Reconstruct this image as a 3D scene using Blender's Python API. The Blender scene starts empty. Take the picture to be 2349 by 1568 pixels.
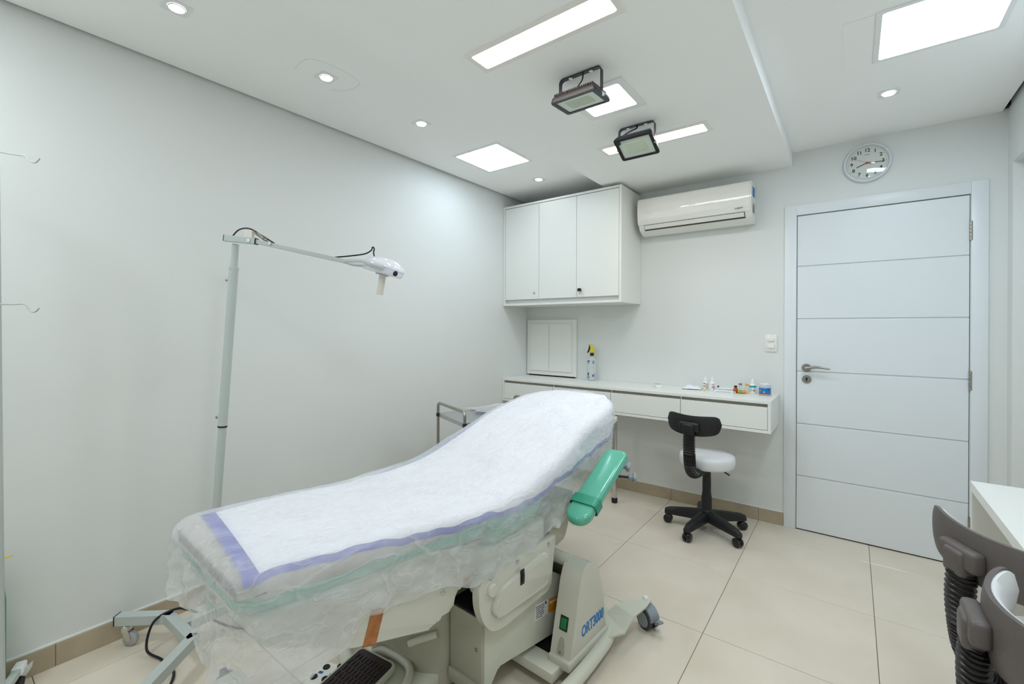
import bpy, bmesh, math, random
from mathutils import Vector, Matrix, noise
random.seed(7)
D = bpy.data
SC = bpy.context.scene
COL = SC.collection
PI = math.pi

# ------------------------------------------------------------------ camera, world, exposure
def make_camera():
    W = 2349.0
    f, yaw, pitch, roll, sy = 1031.73, 0.6471312, -0.00094491, 0.00409958, -29.58
    R = Vector((math.cos(yaw), math.sin(yaw), 0)); F = Vector((-math.sin(yaw), math.cos(yaw), 0)); U = Vector((0, 0, 1))
    F2 = F*math.cos(pitch) + U*math.sin(pitch); U2 = U*math.cos(pitch) - F*math.sin(pitch)
    R3 = (R*math.cos(roll) + U2*math.sin(roll)).normalized()
    U3 = R3.cross(F2).normalized()
    cd = D.cameras.new('camera'); co = D.objects.new('camera', cd); COL.objects.link(co)
    m = Matrix((( R3.x, U3.x, -F2.x, 0.0), (R3.y, U3.y, -F2.y, 0.0), (R3.z, U3.z, -F2.z, 1.35), (0, 0, 0, 1)))
    co.matrix_world = m
    cd.sensor_fit = 'HORIZONTAL'; cd.sensor_width = 36.0; cd.lens = f/W*36.0
    cd.shift_y = sy/W
    cd.clip_start = 0.02
    SC.camera = co
make_camera()
w = D.worlds.new('world'); SC.world = w; w.use_nodes = True
w.node_tree.nodes['Background'].inputs[0].default_value = (0.9, 0.95, 1.0, 1)
w.node_tree.nodes['Background'].inputs[1].default_value = 0.3
SC.view_settings.view_transform = 'Standard'; SC.view_settings.look = 'None'
SC.view_settings.gamma = 1.0; SC.view_settings.use_curve_mapping = False
SC.view_settings.exposure = 0.27
SC.cycles.max_bounces = 7; SC.cycles.diffuse_bounces = 5; SC.cycles.glossy_bounces = 4
SC.cycles.transmission_bounces = 8; SC.cycles.transparent_max_bounces = 10
SC.cycles.use_denoising = True; SC.cycles.use_light_tree = False
SC.cycles.adaptive_threshold = 0.03
SC.cycles.caustics_reflective = False; SC.cycles.caustics_refractive = False
COOL = (0.84, 0.945, 1.02); WARM = (1.0, 0.90, 0.82)
L_PANEL = 26.0; L_STRIP = 18.0; L_DOWN = 50.0

# ------------------------------------------------------------------ materials
def lin(c):
    return tuple(((x/255.0)/12.92 if x/255.0 <= 0.04045 else ((x/255.0+0.055)/1.055)**2.4) for x in c)
MATS = {}
def mat(name, rgb, rough=0.5, metal=0.0, spec=0.5, coat=0.0, bump=None, var=None, emit=None, estr=0.0, alpha=None, trans=0.0, ior=1.45, sheen=0.0):
    """rgb is sRGB 0-255. bump=(scale,strength,dist,detail); var=(scale,rgb2,lo,hi)"""
    m = D.materials.new(name); m.use_nodes = True
    nt = m.node_tree; b = nt.nodes['Principled BSDF']
    c = lin(rgb)
    b.inputs['Base Color'].default_value = (*c, 1)
    b.inputs['Roughness'].default_value = rough
    b.inputs['Metallic'].default_value = metal
    b.inputs['Specular IOR Level'].default_value = spec
    b.inputs['Coat Weight'].default_value = coat
    b.inputs['Coat Roughness'].default_value = 0.05
    b.inputs['IOR'].default_value = ior
    b.inputs['Transmission Weight'].default_value = trans
    b.inputs['Sheen Weight'].default_value = sheen
    if alpha is not None: b.inputs['Alpha'].default_value = alpha
    if emit is not None:
        b.inputs['Emission Color'].default_value = (*emit, 1); b.inputs['Emission Strength'].default_value = estr
    tc = None
    if bump or var:
        tc = nt.nodes.new('ShaderNodeTexCoord')
    if var:
        n = nt.nodes.new('ShaderNodeTexNoise'); n.inputs['Scale'].default_value = var[0]; n.inputs['Detail'].default_value = 5
        nt.links.new(tc.outputs['Object'], n.inputs['Vector'])
        r = nt.nodes.new('ShaderNodeMapRange'); r.inputs[1].default_value = var[2]; r.inputs[2].default_value = var[3]
        nt.links.new(n.outputs['Fac'], r.inputs[0])
        mx = nt.nodes.new('ShaderNodeMix'); mx.data_type = 'RGBA'
        mx.inputs[6].default_value = (*c, 1); mx.inputs[7].default_value = (*lin(var[1]), 1)
        nt.links.new(r.outputs[0], mx.inputs[0]); nt.links.new(mx.outputs[2], b.inputs['Base Color'])
    if bump:
        n2 = nt.nodes.new('ShaderNodeTexNoise'); n2.inputs['Scale'].default_value = bump[0]; n2.inputs['Detail'].default_value = bump[3] if len(bump) > 3 else 4
        nt.links.new(tc.outputs['Object'], n2.inputs['Vector'])
        bp = nt.nodes.new('ShaderNodeBump'); bp.inputs['Strength'].default_value = bump[1]; bp.inputs['Distance'].default_value = bump[2]
        nt.links.new(n2.outputs['Fac'], bp.inputs['Height']); nt.links.new(bp.outputs[0], b.inputs['Normal'])
    MATS[name] = m
    return m

def emis(name, col, strength):
    m = D.materials.new(name); m.use_nodes = True
    nt = m.node_tree; nt.nodes.clear()
    e = nt.nodes.new('ShaderNodeEmission'); e.inputs[0].default_value = (*col, 1); e.inputs[1].default_value = strength
    o = nt.nodes.new('ShaderNodeOutputMaterial'); nt.links.new(e.outputs[0], o.inputs[0])
    MATS[name] = m
    return m

mat('wall_paint', (229, 231, 228), 0.55, var=(0.7, (224, 227, 225), 0.35, 0.75))
mat('ceiling_paint', (251, 251, 249), 0.7)
mat('dark_gap', (20, 20, 20), 0.9)
mat('white_laminate', (236, 237, 232), 0.35)
mat('white_laminate_inner', (226, 222, 208), 0.45)
mat('door_paint', (230, 235, 238), 0.3)
mat('grout', (120, 112, 98), 0.9)
mat('tile', (229, 219, 203), 0.13, spec=0.45, var=(3.2, (222, 211, 193), 0.35, 0.68))
mat('tile_skirt', (186, 172, 148), 0.25, var=(7, (174, 159, 135), 0.35, 0.65))
mat('fixture_white', (236, 238, 236), 0.35)
mat('fixture_warm', (242, 238, 232), 0.4)
mat('plastic_white', (238, 238, 234), 0.18, coat=0.3)
mat('plastic_ac', (236, 235, 228), 0.08, coat=0.6)
mat('vent_dark', (60, 62, 58), 0.6)
mat('black_metal', (26, 27, 30), 0.35)
mat('heatsink', (70, 55, 52), 0.45, metal=0.3)
mat('heatsink_black', (34, 38, 42), 0.4)
mat('flood_glass', (196, 208, 196), 0.12, coat=0.4)
mat('led_board', (178, 190, 170), 0.5, var=(220, (196, 204, 184), 0.45, 0.55))
mat('chrome', (205, 205, 202), 0.16, metal=1.0)
mat('steel', (170, 166, 156), 0.28, metal=1.0)
mat('steel_sheet', (188, 190, 192), 0.32, metal=0.85)
mat('satin_nickel', (158, 156, 150), 0.33, metal=1.0)
mat('screw_zinc', (205, 212, 214), 0.25, metal=0.9)
mat('black_plastic', (30, 30, 32), 0.42, bump=(500, 0.08, 0.0006))
mat('black_gloss', (22, 22, 25), 0.22, coat=0.2)
mat('black_rubber', (22, 21, 22), 0.55)
mat('grey_shell', (92, 86, 84), 0.42, bump=(600, 0.1, 0.0006), var=(900, (104, 97, 94), 0.4, 0.6))
mat('bellows', (36, 33, 35), 0.3)
mat('white_vinyl', (234, 235, 238), 0.38, bump=(160, 0.04, 0.0008))
mat('green_vinyl', (92, 178, 152), 0.16, coat=0.5)
mat('green_strap', (52, 150, 120), 0.35)
mat('cream_plastic', (204, 203, 190), 0.2, coat=0.35)
mat('cream_metal', (212, 213, 198), 0.35)
mat('cream_dark', (172, 169, 152), 0.25, coat=0.3)
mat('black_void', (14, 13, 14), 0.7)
mat('caster_grey', (140, 148, 156), 0.35)
mat('caster_tread', (54, 60, 70), 0.5)
mat('caster_clear', (176, 178, 176), 0.2, spec=0.6)
mat('lamp_white', (190, 197, 194), 0.35)
mat('lamp_gloss', (228, 230, 240), 0.1, coat=0.6)
mat('lamp_beige', (226, 220, 210), 0.4)
mat('cable', (18, 18, 20), 0.45)
mat('blue_ink', (38, 120, 190), 0.5)
mat('navy_ink', (30, 58, 120), 0.5)
mat('black_ink', (18, 18, 18), 0.6)
mat('grey_ink', (130, 136, 136), 0.5)
mat('red_ink', (190, 40, 48), 0.5)
mat('teal_ink', (32, 160, 158), 0.45)
mat('white_ink', (244, 244, 244), 0.5)
mat('orange_label', (232, 150, 30), 0.5)
mat('white_label', (236, 238, 240), 0.5)
mat('brown_tape', (176, 116, 66), 0.5, var=(40, (160, 100, 54), 0.4, 0.6))
mat('green_switch', (24, 120, 62), 0.25)
mat('yellow_plastic', (238, 214, 40), 0.35)
mat('bottle_clear', (232, 238, 238), 0.12, alpha=0.35, spec=0.6)
mat('bottle_white', (240, 241, 242), 0.3)
mat('amber_glass', (168, 82, 20), 0.1, coat=0.4)
mat('amber_light', (226, 146, 40), 0.2, coat=0.4)
mat('label_green', (120, 168, 84), 0.5)
mat('cap_orange', (240, 170, 70), 0.4)
mat('jar_blue', (30, 120, 200), 0.3)
mat('cotton', (246, 246, 246), 0.95)
mat('paper', (240, 242, 242), 0.8, bump=(30, 0.2, 0.004))
mat('film', (238, 240, 244), 0.25, bump=(50, 0.4, 0.004))
mat('clock_rim', (222, 230, 234), 0.3, coat=0.3)
mat('clock_face', (226, 228, 222), 0.6)
mat('red_plastic', (200, 40, 40), 0.4)
mat('green_cylinder', (34, 130, 76), 0.4)
mat('niche_paint', (226, 236, 240), 0.55)
mat('pad_core', (244, 245, 250), 0.85, bump=(120, 0.3, 0.002))
mat('beige_cover', (196, 188, 178), 0.7)
mat('pad_blue', (28, 48, 186), 0.55, bump=(90, 0.4, 0.002))
mat('rubber_mat', (44, 30, 32), 0.45)
emis('led_cool', COOL, L_PANEL)
emis('led_cool_near_wall', (0.80, 0.94, 1.07), L_PANEL*0.37)
emis('led_cool_right', (0.78, 0.945, 1.10), L_PANEL*0.62)
emis('led_cool_added', (0.87, 0.945, 0.99), L_PANEL*1.0)  # for the added panels out of view that brighten the room
emis('led_warm', WARM, L_STRIP)
emis('led_spot', (0.92, 0.96, 1.0), L_DOWN)

def glass_mat():
    m = D.materials.new('clock_glass'); m.use_nodes = True
    nt = m.node_tree; nt.nodes.clear()
    t = nt.nodes.new('ShaderNodeBsdfTransparent'); g = nt.nodes.new('ShaderNodeBsdfGlossy'); g.inputs['Roughness'].default_value = 0.02
    lw = nt.nodes.new('ShaderNodeLayerWeight'); lw.inputs[0].default_value = 0.5
    pw = nt.nodes.new('ShaderNodeMath'); pw.operation = 'POWER'; pw.inputs[1].default_value = 4.0
    ma = nt.nodes.new('ShaderNodeMath'); ma.operation = 'MULTIPLY_ADD'; ma.inputs[1].default_value = 0.7; ma.inputs[2].default_value = 0.05
    mx = nt.nodes.new('ShaderNodeMixShader'); o = nt.nodes.new('ShaderNodeOutputMaterial')
    nt.links.new(lw.outputs['Facing'], pw.inputs[0]); nt.links.new(pw.outputs[0], ma.inputs[0]); nt.links.new(ma.outputs[0], mx.inputs[0])
    nt.links.new(t.outputs[0], mx.inputs[1]); nt.links.new(g.outputs[0], mx.inputs[2]); nt.links.new(mx.outputs[0], o.inputs[0])
    MATS['clock_glass'] = m
glass_mat()

def sheet_mat():
    """thin non-woven drape: fibres scatter light, gaps let one see through"""
    m = D.materials.new('nonwoven_sheet'); m.use_nodes = True
    nt = m.node_tree; nt.nodes.clear()
    N = nt.nodes.new; L = nt.links.new
    tc = N('ShaderNodeTexCoord')
    mp = N('ShaderNodeMapping'); mp.inputs['Scale'].default_value = (1.0, 0.55, 1.0); mp.inputs['Rotation'].default_value = (0.0, 0.3, 0.5)
    L(tc.outputs['Object'], mp.inputs['Vector'])
    n1 = N('ShaderNodeTexNoise'); n1.inputs['Scale'].default_value = 9; n1.inputs['Detail'].default_value = 6; n1.inputs['Roughness'].default_value = 0.55; n1.inputs['Distortion'].default_value = 0.5
    L(mp.outputs[0], n1.inputs['Vector'])
    # folded creases: thin ridges along the zero lines of two noises
    def ridge(scale, width, seed):
        m_ = N('ShaderNodeMapping'); m_.inputs['Location'].default_value = (seed, seed*0.7, 0); m_.inputs['Scale'].default_value = (1.5, 0.6, 1.3); m_.inputs['Rotation'].default_value = (0.2*seed, 0.4, 0.9*seed)
        L(tc.outputs['Object'], m_.inputs['Vector'])
        n = N('ShaderNodeTexNoise'); n.inputs['Scale'].default_value = scale; n.inputs['Detail'].default_value = 3; n.inputs['Distortion'].default_value = 0.3
        L(m_.outputs[0], n.inputs['Vector'])
        s_ = N('ShaderNodeMath'); s_.operation = 'SUBTRACT'; s_.inputs[1].default_value = 0.5; L(n.outputs['Fac'], s_.inputs[0])
        a_ = N('ShaderNodeMath'); a_.operation = 'ABSOLUTE'; L(s_.outputs[0], a_.inputs[0])
        r_ = N('ShaderNodeMapRange'); r_.interpolation_type = 'SMOOTHSTEP'; r_.inputs[1].default_value = 0.0; r_.inputs[2].default_value = width; r_.inputs[3].default_value = 1.0; r_.inputs[4].default_value = 0.0
        L(a_.outputs[0], r_.inputs[0]); return r_
    r1 = ridge(5.5, 0.030, 1.0); r2 = ridge(10.0, 0.030, 2.3)
    w1 = N('ShaderNodeMath'); w1.operation = 'MULTIPLY_ADD'; w1.inputs[1].default_value = 0.20; L(r1.outputs[0], w1.inputs[0]); L(n1.outputs['Fac'], w1.inputs[2])
    ad = N('ShaderNodeMath'); ad.operation = 'MULTIPLY_ADD'; ad.inputs[1].default_value = 0.13; L(r2.outputs[0], ad.inputs[0]); L(w1.outputs[0], ad.inputs[2])
    bp = N('ShaderNodeBump'); bp.inputs['Strength'].default_value = 0.6; bp.inputs['Distance'].default_value = 0.013
    L(ad.outputs[0], bp.inputs['Height'])
    dif = N('ShaderNodeBsdfDiffuse'); dif.inputs[0].default_value = (0.86, 0.87, 0.89, 1)
    trl = N('ShaderNodeBsdfTranslucent'); trl.inputs[0].default_value = (0.84, 0.85, 0.87, 1)
    L(bp.outputs[0], dif.inputs['Normal']); L(bp.outputs[0], trl.inputs['Normal'])
    m1 = N('ShaderNodeMixShader'); m1.inputs[0].default_value = 0.3
    L(dif.outputs[0], m1.inputs[1]); L(trl.outputs[0], m1.inputs[2])
    tr = N('ShaderNodeBsdfTransparent')
    # see-through share: creases are doubled cloth and denser
    fr = N('ShaderNodeMapRange'); fr.inputs[1].default_value = 0.32; fr.inputs[2].default_value = 0.85; fr.inputs[3].default_value = 0.58; fr.inputs[4].default_value = 0.30
    L(ad.outputs[0], fr.inputs[0])
    m2 = N('ShaderNodeMixShader'); L(fr.outputs[0], m2.inputs[0]); L(m1.outputs[0], m2.inputs[1]); L(tr.outputs[0], m2.inputs[2])
    o = N('ShaderNodeOutputMaterial'); L(m2.outputs[0], o.inputs[0])
    MATS['nonwoven_sheet'] = m
sheet_mat()

# ------------------------------------------------------------------ mesh helpers
def V(*a): return Vector(a)
def newbm(): return bmesh.new()

def box(bm, x0, x1, y0, y1, z0, z1, bev=0.0, seg=2, M=None):
    vs = [bm.verts.new((x, y, z)) for x in (x0, x1) for y in (y0, y1) for z in (z0, z1)]
    fs = [(0, 1, 3, 2), (4, 6, 7, 5), (0, 4, 5, 1), (2, 3, 7, 6), (0, 2, 6, 4), (1, 5, 7, 3)]
    faces = [bm.faces.new([vs[i] for i in f]) for f in fs]
    allv = set(vs)
    if bev > 0:
        es = set(e for f in faces for e in f.edges)
        r = bmesh.ops.bevel(bm, geom=list(es), offset=bev, segments=seg, profile=0.5, affect='EDGES', clamp_overlap=True)
        allv = set(v for v in vs if v.is_valid) | set(r['verts'])
        for f in r['faces']:
            for v in f.verts: allv.add(v)
    if M is not None:
        bmesh.ops.transform(bm, matrix=M, verts=list(allv))
    return list(allv)

def tube(bm, pts, r, seg=12, caps=True, closed=False, ry=None, radii=None, up=None):
    """sweep a circle/ellipse along pts (parallel transport)"""
    pts = [Vector(p) for p in pts]; n = len(pts)
    rings = []; prev = None
    for i, p in enumerate(pts):
        if closed: t = (pts[(i+1) % n] - pts[i-1]).normalized()
        else: t = (pts[min(i+1, n-1)] - pts[max(i-1, 0)]).normalized()
        if prev is None:
            a = Vector(up) if up is not None else (Vector((0, 0, 1)) if abs(t.z) < 0.9 else Vector((1, 0, 0)))
            nrm = (a - t*a.dot(t)).normalized()
        else:
            nrm = (prev - t*prev.dot(t)).normalized()
        prev = nrm; bi = t.cross(nrm)
        rr = radii[i] if radii else r
        r2 = rr*(ry/r) if ry else rr
        rings.append([bm.verts.new(p + nrm*(rr*math.cos(2*PI*k/seg)) + bi*(r2*math.sin(2*PI*k/seg))) for k in range(seg)])
    m = n if closed else n-1
    for i in range(m):
        a = rings[i]; b = rings[(i+1) % n]
        for k in range(seg):
            bm.faces.new((a[k], a[(k+1) % seg], b[(k+1) % seg], b[k]))
    if caps and not closed:
        bm.faces.new(list(reversed(rings[0]))); bm.faces.new(rings[-1])
    return rings

def cyl(bm, p0, p1, r0, r1=None, seg=20):
    return tube(bm, [p0, p1], r0, seg=seg, radii=[r0, r0 if r1 is None else r1])

def lathe(bm, prof, o=(0, 0, 0), axis=(0, 0, 1), seg=28, capa=True, capb=True):
    """prof = [(r,h)...] along axis from o"""
    ax = Vector(axis).normalized(); o = Vector(o)
    a = Vector((0, 0, 1)) if abs(ax.z) < 0.9 else Vector((1, 0, 0))
    n = (a - ax*a.dot(ax)).normalized(); b = ax.cross(n)
    rings = []
    for r, h in prof:
        if r < 1e-6: rings.append([bm.verts.new(o + ax*h)])
        else: rings.append([bm.verts.new(o + ax*h + n*(r*math.cos(2*PI*k/seg)) + b*(r*math.sin(2*PI*k/seg))) for k in range(seg)])
    for i in range(len(rings)-1):
        p, q = rings[i], rings[i+1]
        for k in range(seg):
            k2 = (k+1) % seg
            if len(p) == 1 and len(q) == 1: continue
            if len(p) == 1: bm.faces.new((p[0], q[k2], q[k]))
            elif len(q) == 1: bm.faces.new((p[k], p[k2], q[0]))
            else: bm.faces.new((p[k], p[k2], q[k2], q[k]))
    if capa and len(rings[0]) > 1: bm.faces.new(list(reversed(rings[0])))
    if capb and len(rings[-1]) > 1: bm.faces.new(rings[-1])
    return rings

def smooth_poly(poly, r, n=5):
    """round every corner of a 2D polygon"""
    out = []; m = len(poly)
    for i in range(m):
        p = Vector(poly[i]); a = Vector(poly[i-1]); b = Vector(poly[(i+1) % m])
        rr = r[i] if isinstance(r, (list, tuple)) else r
        da = (a-p); db = (b-p); la = da.length; lb = db.length
        q = min(rr, la*0.48, lb*0.48)
        if q < 1e-5: out.append((p.x, p.y)); continue
        s = p + da/la*q; e = p + db/lb*q
        for k in range(n+1):
            t = k/n
            c = s*(1-t)**2 + p*2*t*(1-t) + e*t*t
            out.append((c.x, c.y))
    return out

def prism(bm, poly, h0, h1, to3, bev=0.0, seg=2):
    """extrude a 2D polygon between h0 and h1; to3(a,b,h)->xyz"""
    lo = [bm.verts.new(to3(a, b, h0)) for a, b in poly]
    hi = [bm.verts.new(to3(a, b, h1)) for a, b in poly]
    n = len(poly)
    f0 = bm.faces.new(list(reversed(lo))); f1 = bm.faces.new(hi)
    for i in range(n):
        bm.faces.new((lo[i], lo[(i+1) % n], hi[(i+1) % n], hi[i]))
    if bev > 0:
        es = list(set(list(f0.edges) + list(f1.edges)))
        bmesh.ops.bevel(bm, geom=es, offset=bev, segments=seg, profile=0.5, affect='EDGES', clamp_overlap=True)

def pillow(bm, hx, hy, rc, hz, r, y_r=None, n=8, m=6):
    """rounded-rectangle slab with rolled edges; rc = corner radii at -y and +y ends"""
    rings = []
    lev = [(-PI/2 + PI/2*k/m, -1) for k in range(m+1)] + [(PI/2*k/m, 1) for k in range(m+1)]
    for a, s in lev:
        d = r*(1-math.cos(a)); z = s*(hz-r) + r*math.sin(a); q = []
        for cx, cy, a0, R_ in ((1, 1, 0, rc[1]), (-1, 1, 90, rc[1]), (-1, -1, 180, rc[0]), (1, -1, 270, rc[0])):
            R2 = max(R_-d, 0.002)
            for k in range(n+1):
                t = math.radians(a0 + 90*k/n)
                q.append((cx*(hx-d-R2) + R2*math.cos(t), cy*(hy-d-R2) + R2*math.sin(t), z))
        rings.append([bm.verts.new(p) for p in q])
    for a, b in zip(rings, rings[1:]):
        for k in range(len(a)): bm.faces.new((a[k], a[(k+1) % len(a)], b[(k+1) % len(a)], b[k]))
    bm.faces.new(list(reversed(rings[0]))); bm.faces.new(rings[-1])

def obj(name, bm, m, parent=None, smooth=True, ang=40, loc=None, mw=None):
    bmesh.ops.recalc_face_normals(bm, faces=bm.faces)
    me = D.meshes.new(name); bm.to_mesh(me); bm.free()
    if smooth:
        me.shade_smooth()
        me.set_sharp_from_angle(angle=math.radians(ang))
    if m is not None: me.materials.append(MATS[m] if isinstance(m, str) else m)
    o = D.objects.new(name, me); COL.objects.link(o)
    if parent is not None: o.parent = parent
    if loc is not None: o.location = loc
    if mw is not None: o.matrix_local = mw
    return o

def tag(o, label=None, cat=None, group=None, kind=None):
    if label: o['label'] = label
    if cat: o['category'] = cat
    if group: o['group'] = group
    if kind: o['kind'] = kind
    return o

def empty(name, loc, rz=0.0, label=None, cat=None, group=None, kind=None):
    o = D.objects.new(name, None); COL.objects.link(o)
    o.empty_display_size = 0.1
    o.location = loc; o.rotation_euler = (0, 0, rz)
    return tag(o, label, cat, group, kind)

def copy_part(src, parent, loc=None, rot=None):
    c = src.copy(); COL.objects.link(c); c.parent = parent
    if loc is not None: c.location = loc
    if rot is not None: c.rotation_euler = rot
    return c

def text_obj(txt, size, m, parent, mw, extrude=0.0004, bold=0.0, shear=0.0, name='lettering', align='CENTER', sx=1.0):
    cu = D.curves.new('lettering_curve', 'FONT'); cu.body = txt; cu.size = size; cu.extrude = extrude; cu.offset = bold; cu.shear = shear
    cu.align_x = align; cu.align_y = 'CENTER'; cu.resolution_u = 3
    t = D.objects.new('lettering_tmp', cu); COL.objects.link(t)
    bpy.context.view_layer.update()
    dg = bpy.context.evaluated_depsgraph_get()
    me = D.meshes.new_from_object(t.evaluated_get(dg))
    D.objects.remove(t); D.curves.remove(cu)
    me.name = name
    me.materials.clear(); me.materials.append(MATS[m])
    o = D.objects.new(name, me); COL.objects.link(o)
    o.parent = parent; o.matrix_local = mw @ Matrix.Diagonal((sx, 1, 1, 1))
    return o

def frame_m(origin, xdir, ydir):
    x = Vector(xdir).normalized(); y = Vector(ydir); y = (y - x*y.dot(x)).normalized(); z = x.cross(y)
    return Matrix(((x.x, y.x, z.x, origin[0]), (x.y, y.y, z.y, origin[1]), (x.z, y.z, z.z, origin[2]), (0, 0, 0, 1)))

def lerp_tab(tab, x):
    if x <= tab[0][0]: return tab[0][1]
    for (a, va), (b, vb) in zip(tab, tab[1:]):
        if x <= b:
            t = (x-a)/(b-a); t2 = t
            return va + (vb-va)*t2
    return tab[-1][1]

def catmull(pts, n=8):
    pts = [Vector(p) for p in pts]; out = []
    for i in range(len(pts)-1):
        p0 = pts[max(i-1, 0)]; p1 = pts[i]; p2 = pts[i+1]; p3 = pts[min(i+2, len(pts)-1)]
        for k in range(n):
            t = k/n
            out.append(0.5*((2*p1) + (p2-p0)*t + (2*p0-5*p1+4*p2-p3)*t*t + (3*p1-p0-3*p2+p3)*t**3))
    out.append(pts[-1]); return out

# ------------------------------------------------------------------ the room
XL, XR, YB, YF = -2.531, 0.681, 3.609, -1.15
ZC, ZBM, ZS = 2.56, 2.469, 2.70          # ceiling, dropped beam, slab above
def struct(name, bm, m, label, cat, parent=None, smooth=False):
    o = obj(name, bm, m, parent, smooth=smooth)
    if parent is None: tag(o, label, cat, kind='structure')
    return o

bm = newbm(); box(bm, XL-0.12, XR+0.45, YF-0.12, YB+0.12, -0.12, -0.003)
floor = struct('floor', bm, 'grout', 'large polished beige porcelain tile floor of the treatment room', 'floor')
# tiles: grid read from the joints
gx = [-0.5245 + 0.6145*i for i in range(-4, 3)]
gy = [3.338 - 0.6135*i for i in range(-1, 8)]
tile_mesh = {}
for i in range(len(gx)-1):
    for j in range(len(gy)-1):
        x0, x1 = max(gx[i]+0.0012, XL), min(gx[i+1]-0.0012, XR)
        y1, y0 = min(gy[j]-0.0012, YB), max(gy[j+1]+0.0012, YF)
        if x1-x0 < 0.02 or y1-y0 < 0.02: continue
        key = (round(x1-x0, 3), round(y1-y0, 3))
        cx, cy = (x0+x1)/2, (y0+y1)/2
        if key not in tile_mesh:
            b = newbm(); hx, hy = (x1-x0)/2, (y1-y0)/2
            box(b, -hx, hx, -hy, hy, -0.008, 0.0, bev=0.0012, seg=1)
            o = obj('tile', b, 'tile', floor, smooth=False); tile_mesh[key] = o.data
        else:
            o = D.objects.new('tile', tile_mesh[key]); COL.objects.link(o); o.parent = floor
        o.location = (cx, cy, 0)

bm = newbm(); box(bm, XL-0.12, XL, YF-0.12, YB+0.12, 0, ZS)
struct('wall_left', bm, 'wall_paint', 'long bare white wall behind the exam bed and lamp', 'wall')
bm = newbm()
box(bm, XL, -0.3, YB, YB+0.12, 0, ZS); box(bm, 0.535, XR, YB, YB+0.12, 0, ZS); box(bm, -0.3, 0.535, YB, YB+0.12, 2.125, ZS)
box(bm, -0.3, 0.535, YB+0.1, YB+0.12, 0, 2.125)
struct('wall_back', bm, 'wall_paint', 'white end wall with door, air conditioner and counter', 'wall')
NY0, NY1, NZ = -0.4, 3.515, 2.25          # tall recess in the right wall
bm = newbm()
box(bm, XR, XR+0.45, NY1, YB+0.12, 0, ZS)
box(bm, XR, XR+0.45, YF-0.12, NY0, 0, ZS)
box(bm, XR, XR+0.45, NY0, NY1, NZ, ZS)
box(bm, XR+0.16, XR+0.45, NY0, NY1, 0, NZ)
struct('wall_right', bm, 'wall_paint', 'white right wall with a tall shallow recess behind the desk', 'wall')
bm = newbm(); box(bm, XL, XR, YF-0.12, YF, 0, ZS)
struct('wall_front', bm, 'wall_paint', 'plain white wall behind the viewer', 'wall')

bm = newbm()
box(bm, XL-0.12, XR+0.45, YF-0.12, YB+0.12, ZS, ZS+0.1)
box(bm, XL+0.02, -1.563, YF, YB, ZC, ZC+0.02)
box(bm, -0.329, XR-0.022, YF, YB, ZC, ZC+0.02)
ceil = struct('ceiling', bm, 'ceiling_paint', 'white plasterboard ceiling with a shadow gap along the walls', 'ceiling')
bm = newbm(); box(bm, -1.563, -0.329, YF, YB, ZBM, ZC+0.02)
b_ = obj('dropped_beam', bm, 'ceiling_paint', ceil, smooth=False)
bm = newbm(); box(bm, XR-0.022, XR, YB-0.05, YB, ZC+0.012, ZS)      # dark block: shade painted in at the end of the gap
obj('gap_end_shade', bm, 'dark_gap', ceil, smooth=False)

def skirting(name, a, b, axis, wallpos, label):
    root = empty(name, (0, 0, 0), label=label, cat='baseboard', kind='structure')
    cuts = a[:]
    for i in range(len(cuts)-1):
        bm = newbm(); p, q = cuts[i]+0.001, cuts[i+1]-0.001
        if axis == 'y': box(bm, wallpos, wallpos+0.009, p, q, 0.0, b, bev=0.001, seg=1)
        else: box(bm, p, q, wallpos-0.009, wallpos, 0.0, b, bev=0.001, seg=1)
        obj('skirting_tile', bm, 'tile_skirt', root, smooth=False)
    bm = newbm(); p, q = cuts[0], cuts[-1]
    if axis == 'y': box(bm, wallpos, wallpos+0.007, p, q, b+0.0003, b+0.010, bev=0.002)
    else: box(bm, p, q, wallpos-0.007, wallpos, b+0.0003, b+0.006, bev=0.002)
    obj('sealant_bead', bm, 'plastic_white', root)
    return root
skirting('baseboard_left', [YF, -0.27, 0.335, 0.95, 1.56, 2.17, 2.79, 3.40, YB], 0.088, 'y', XL, 'darker beige tile skirting along the long left wall')
skirting('baseboard_back', [XL+0.009, -1.75, -1.138, -0.524, -0.372], 0.088, 'x', YB, 'darker beige tile skirting under the counter on the end wall')

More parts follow.
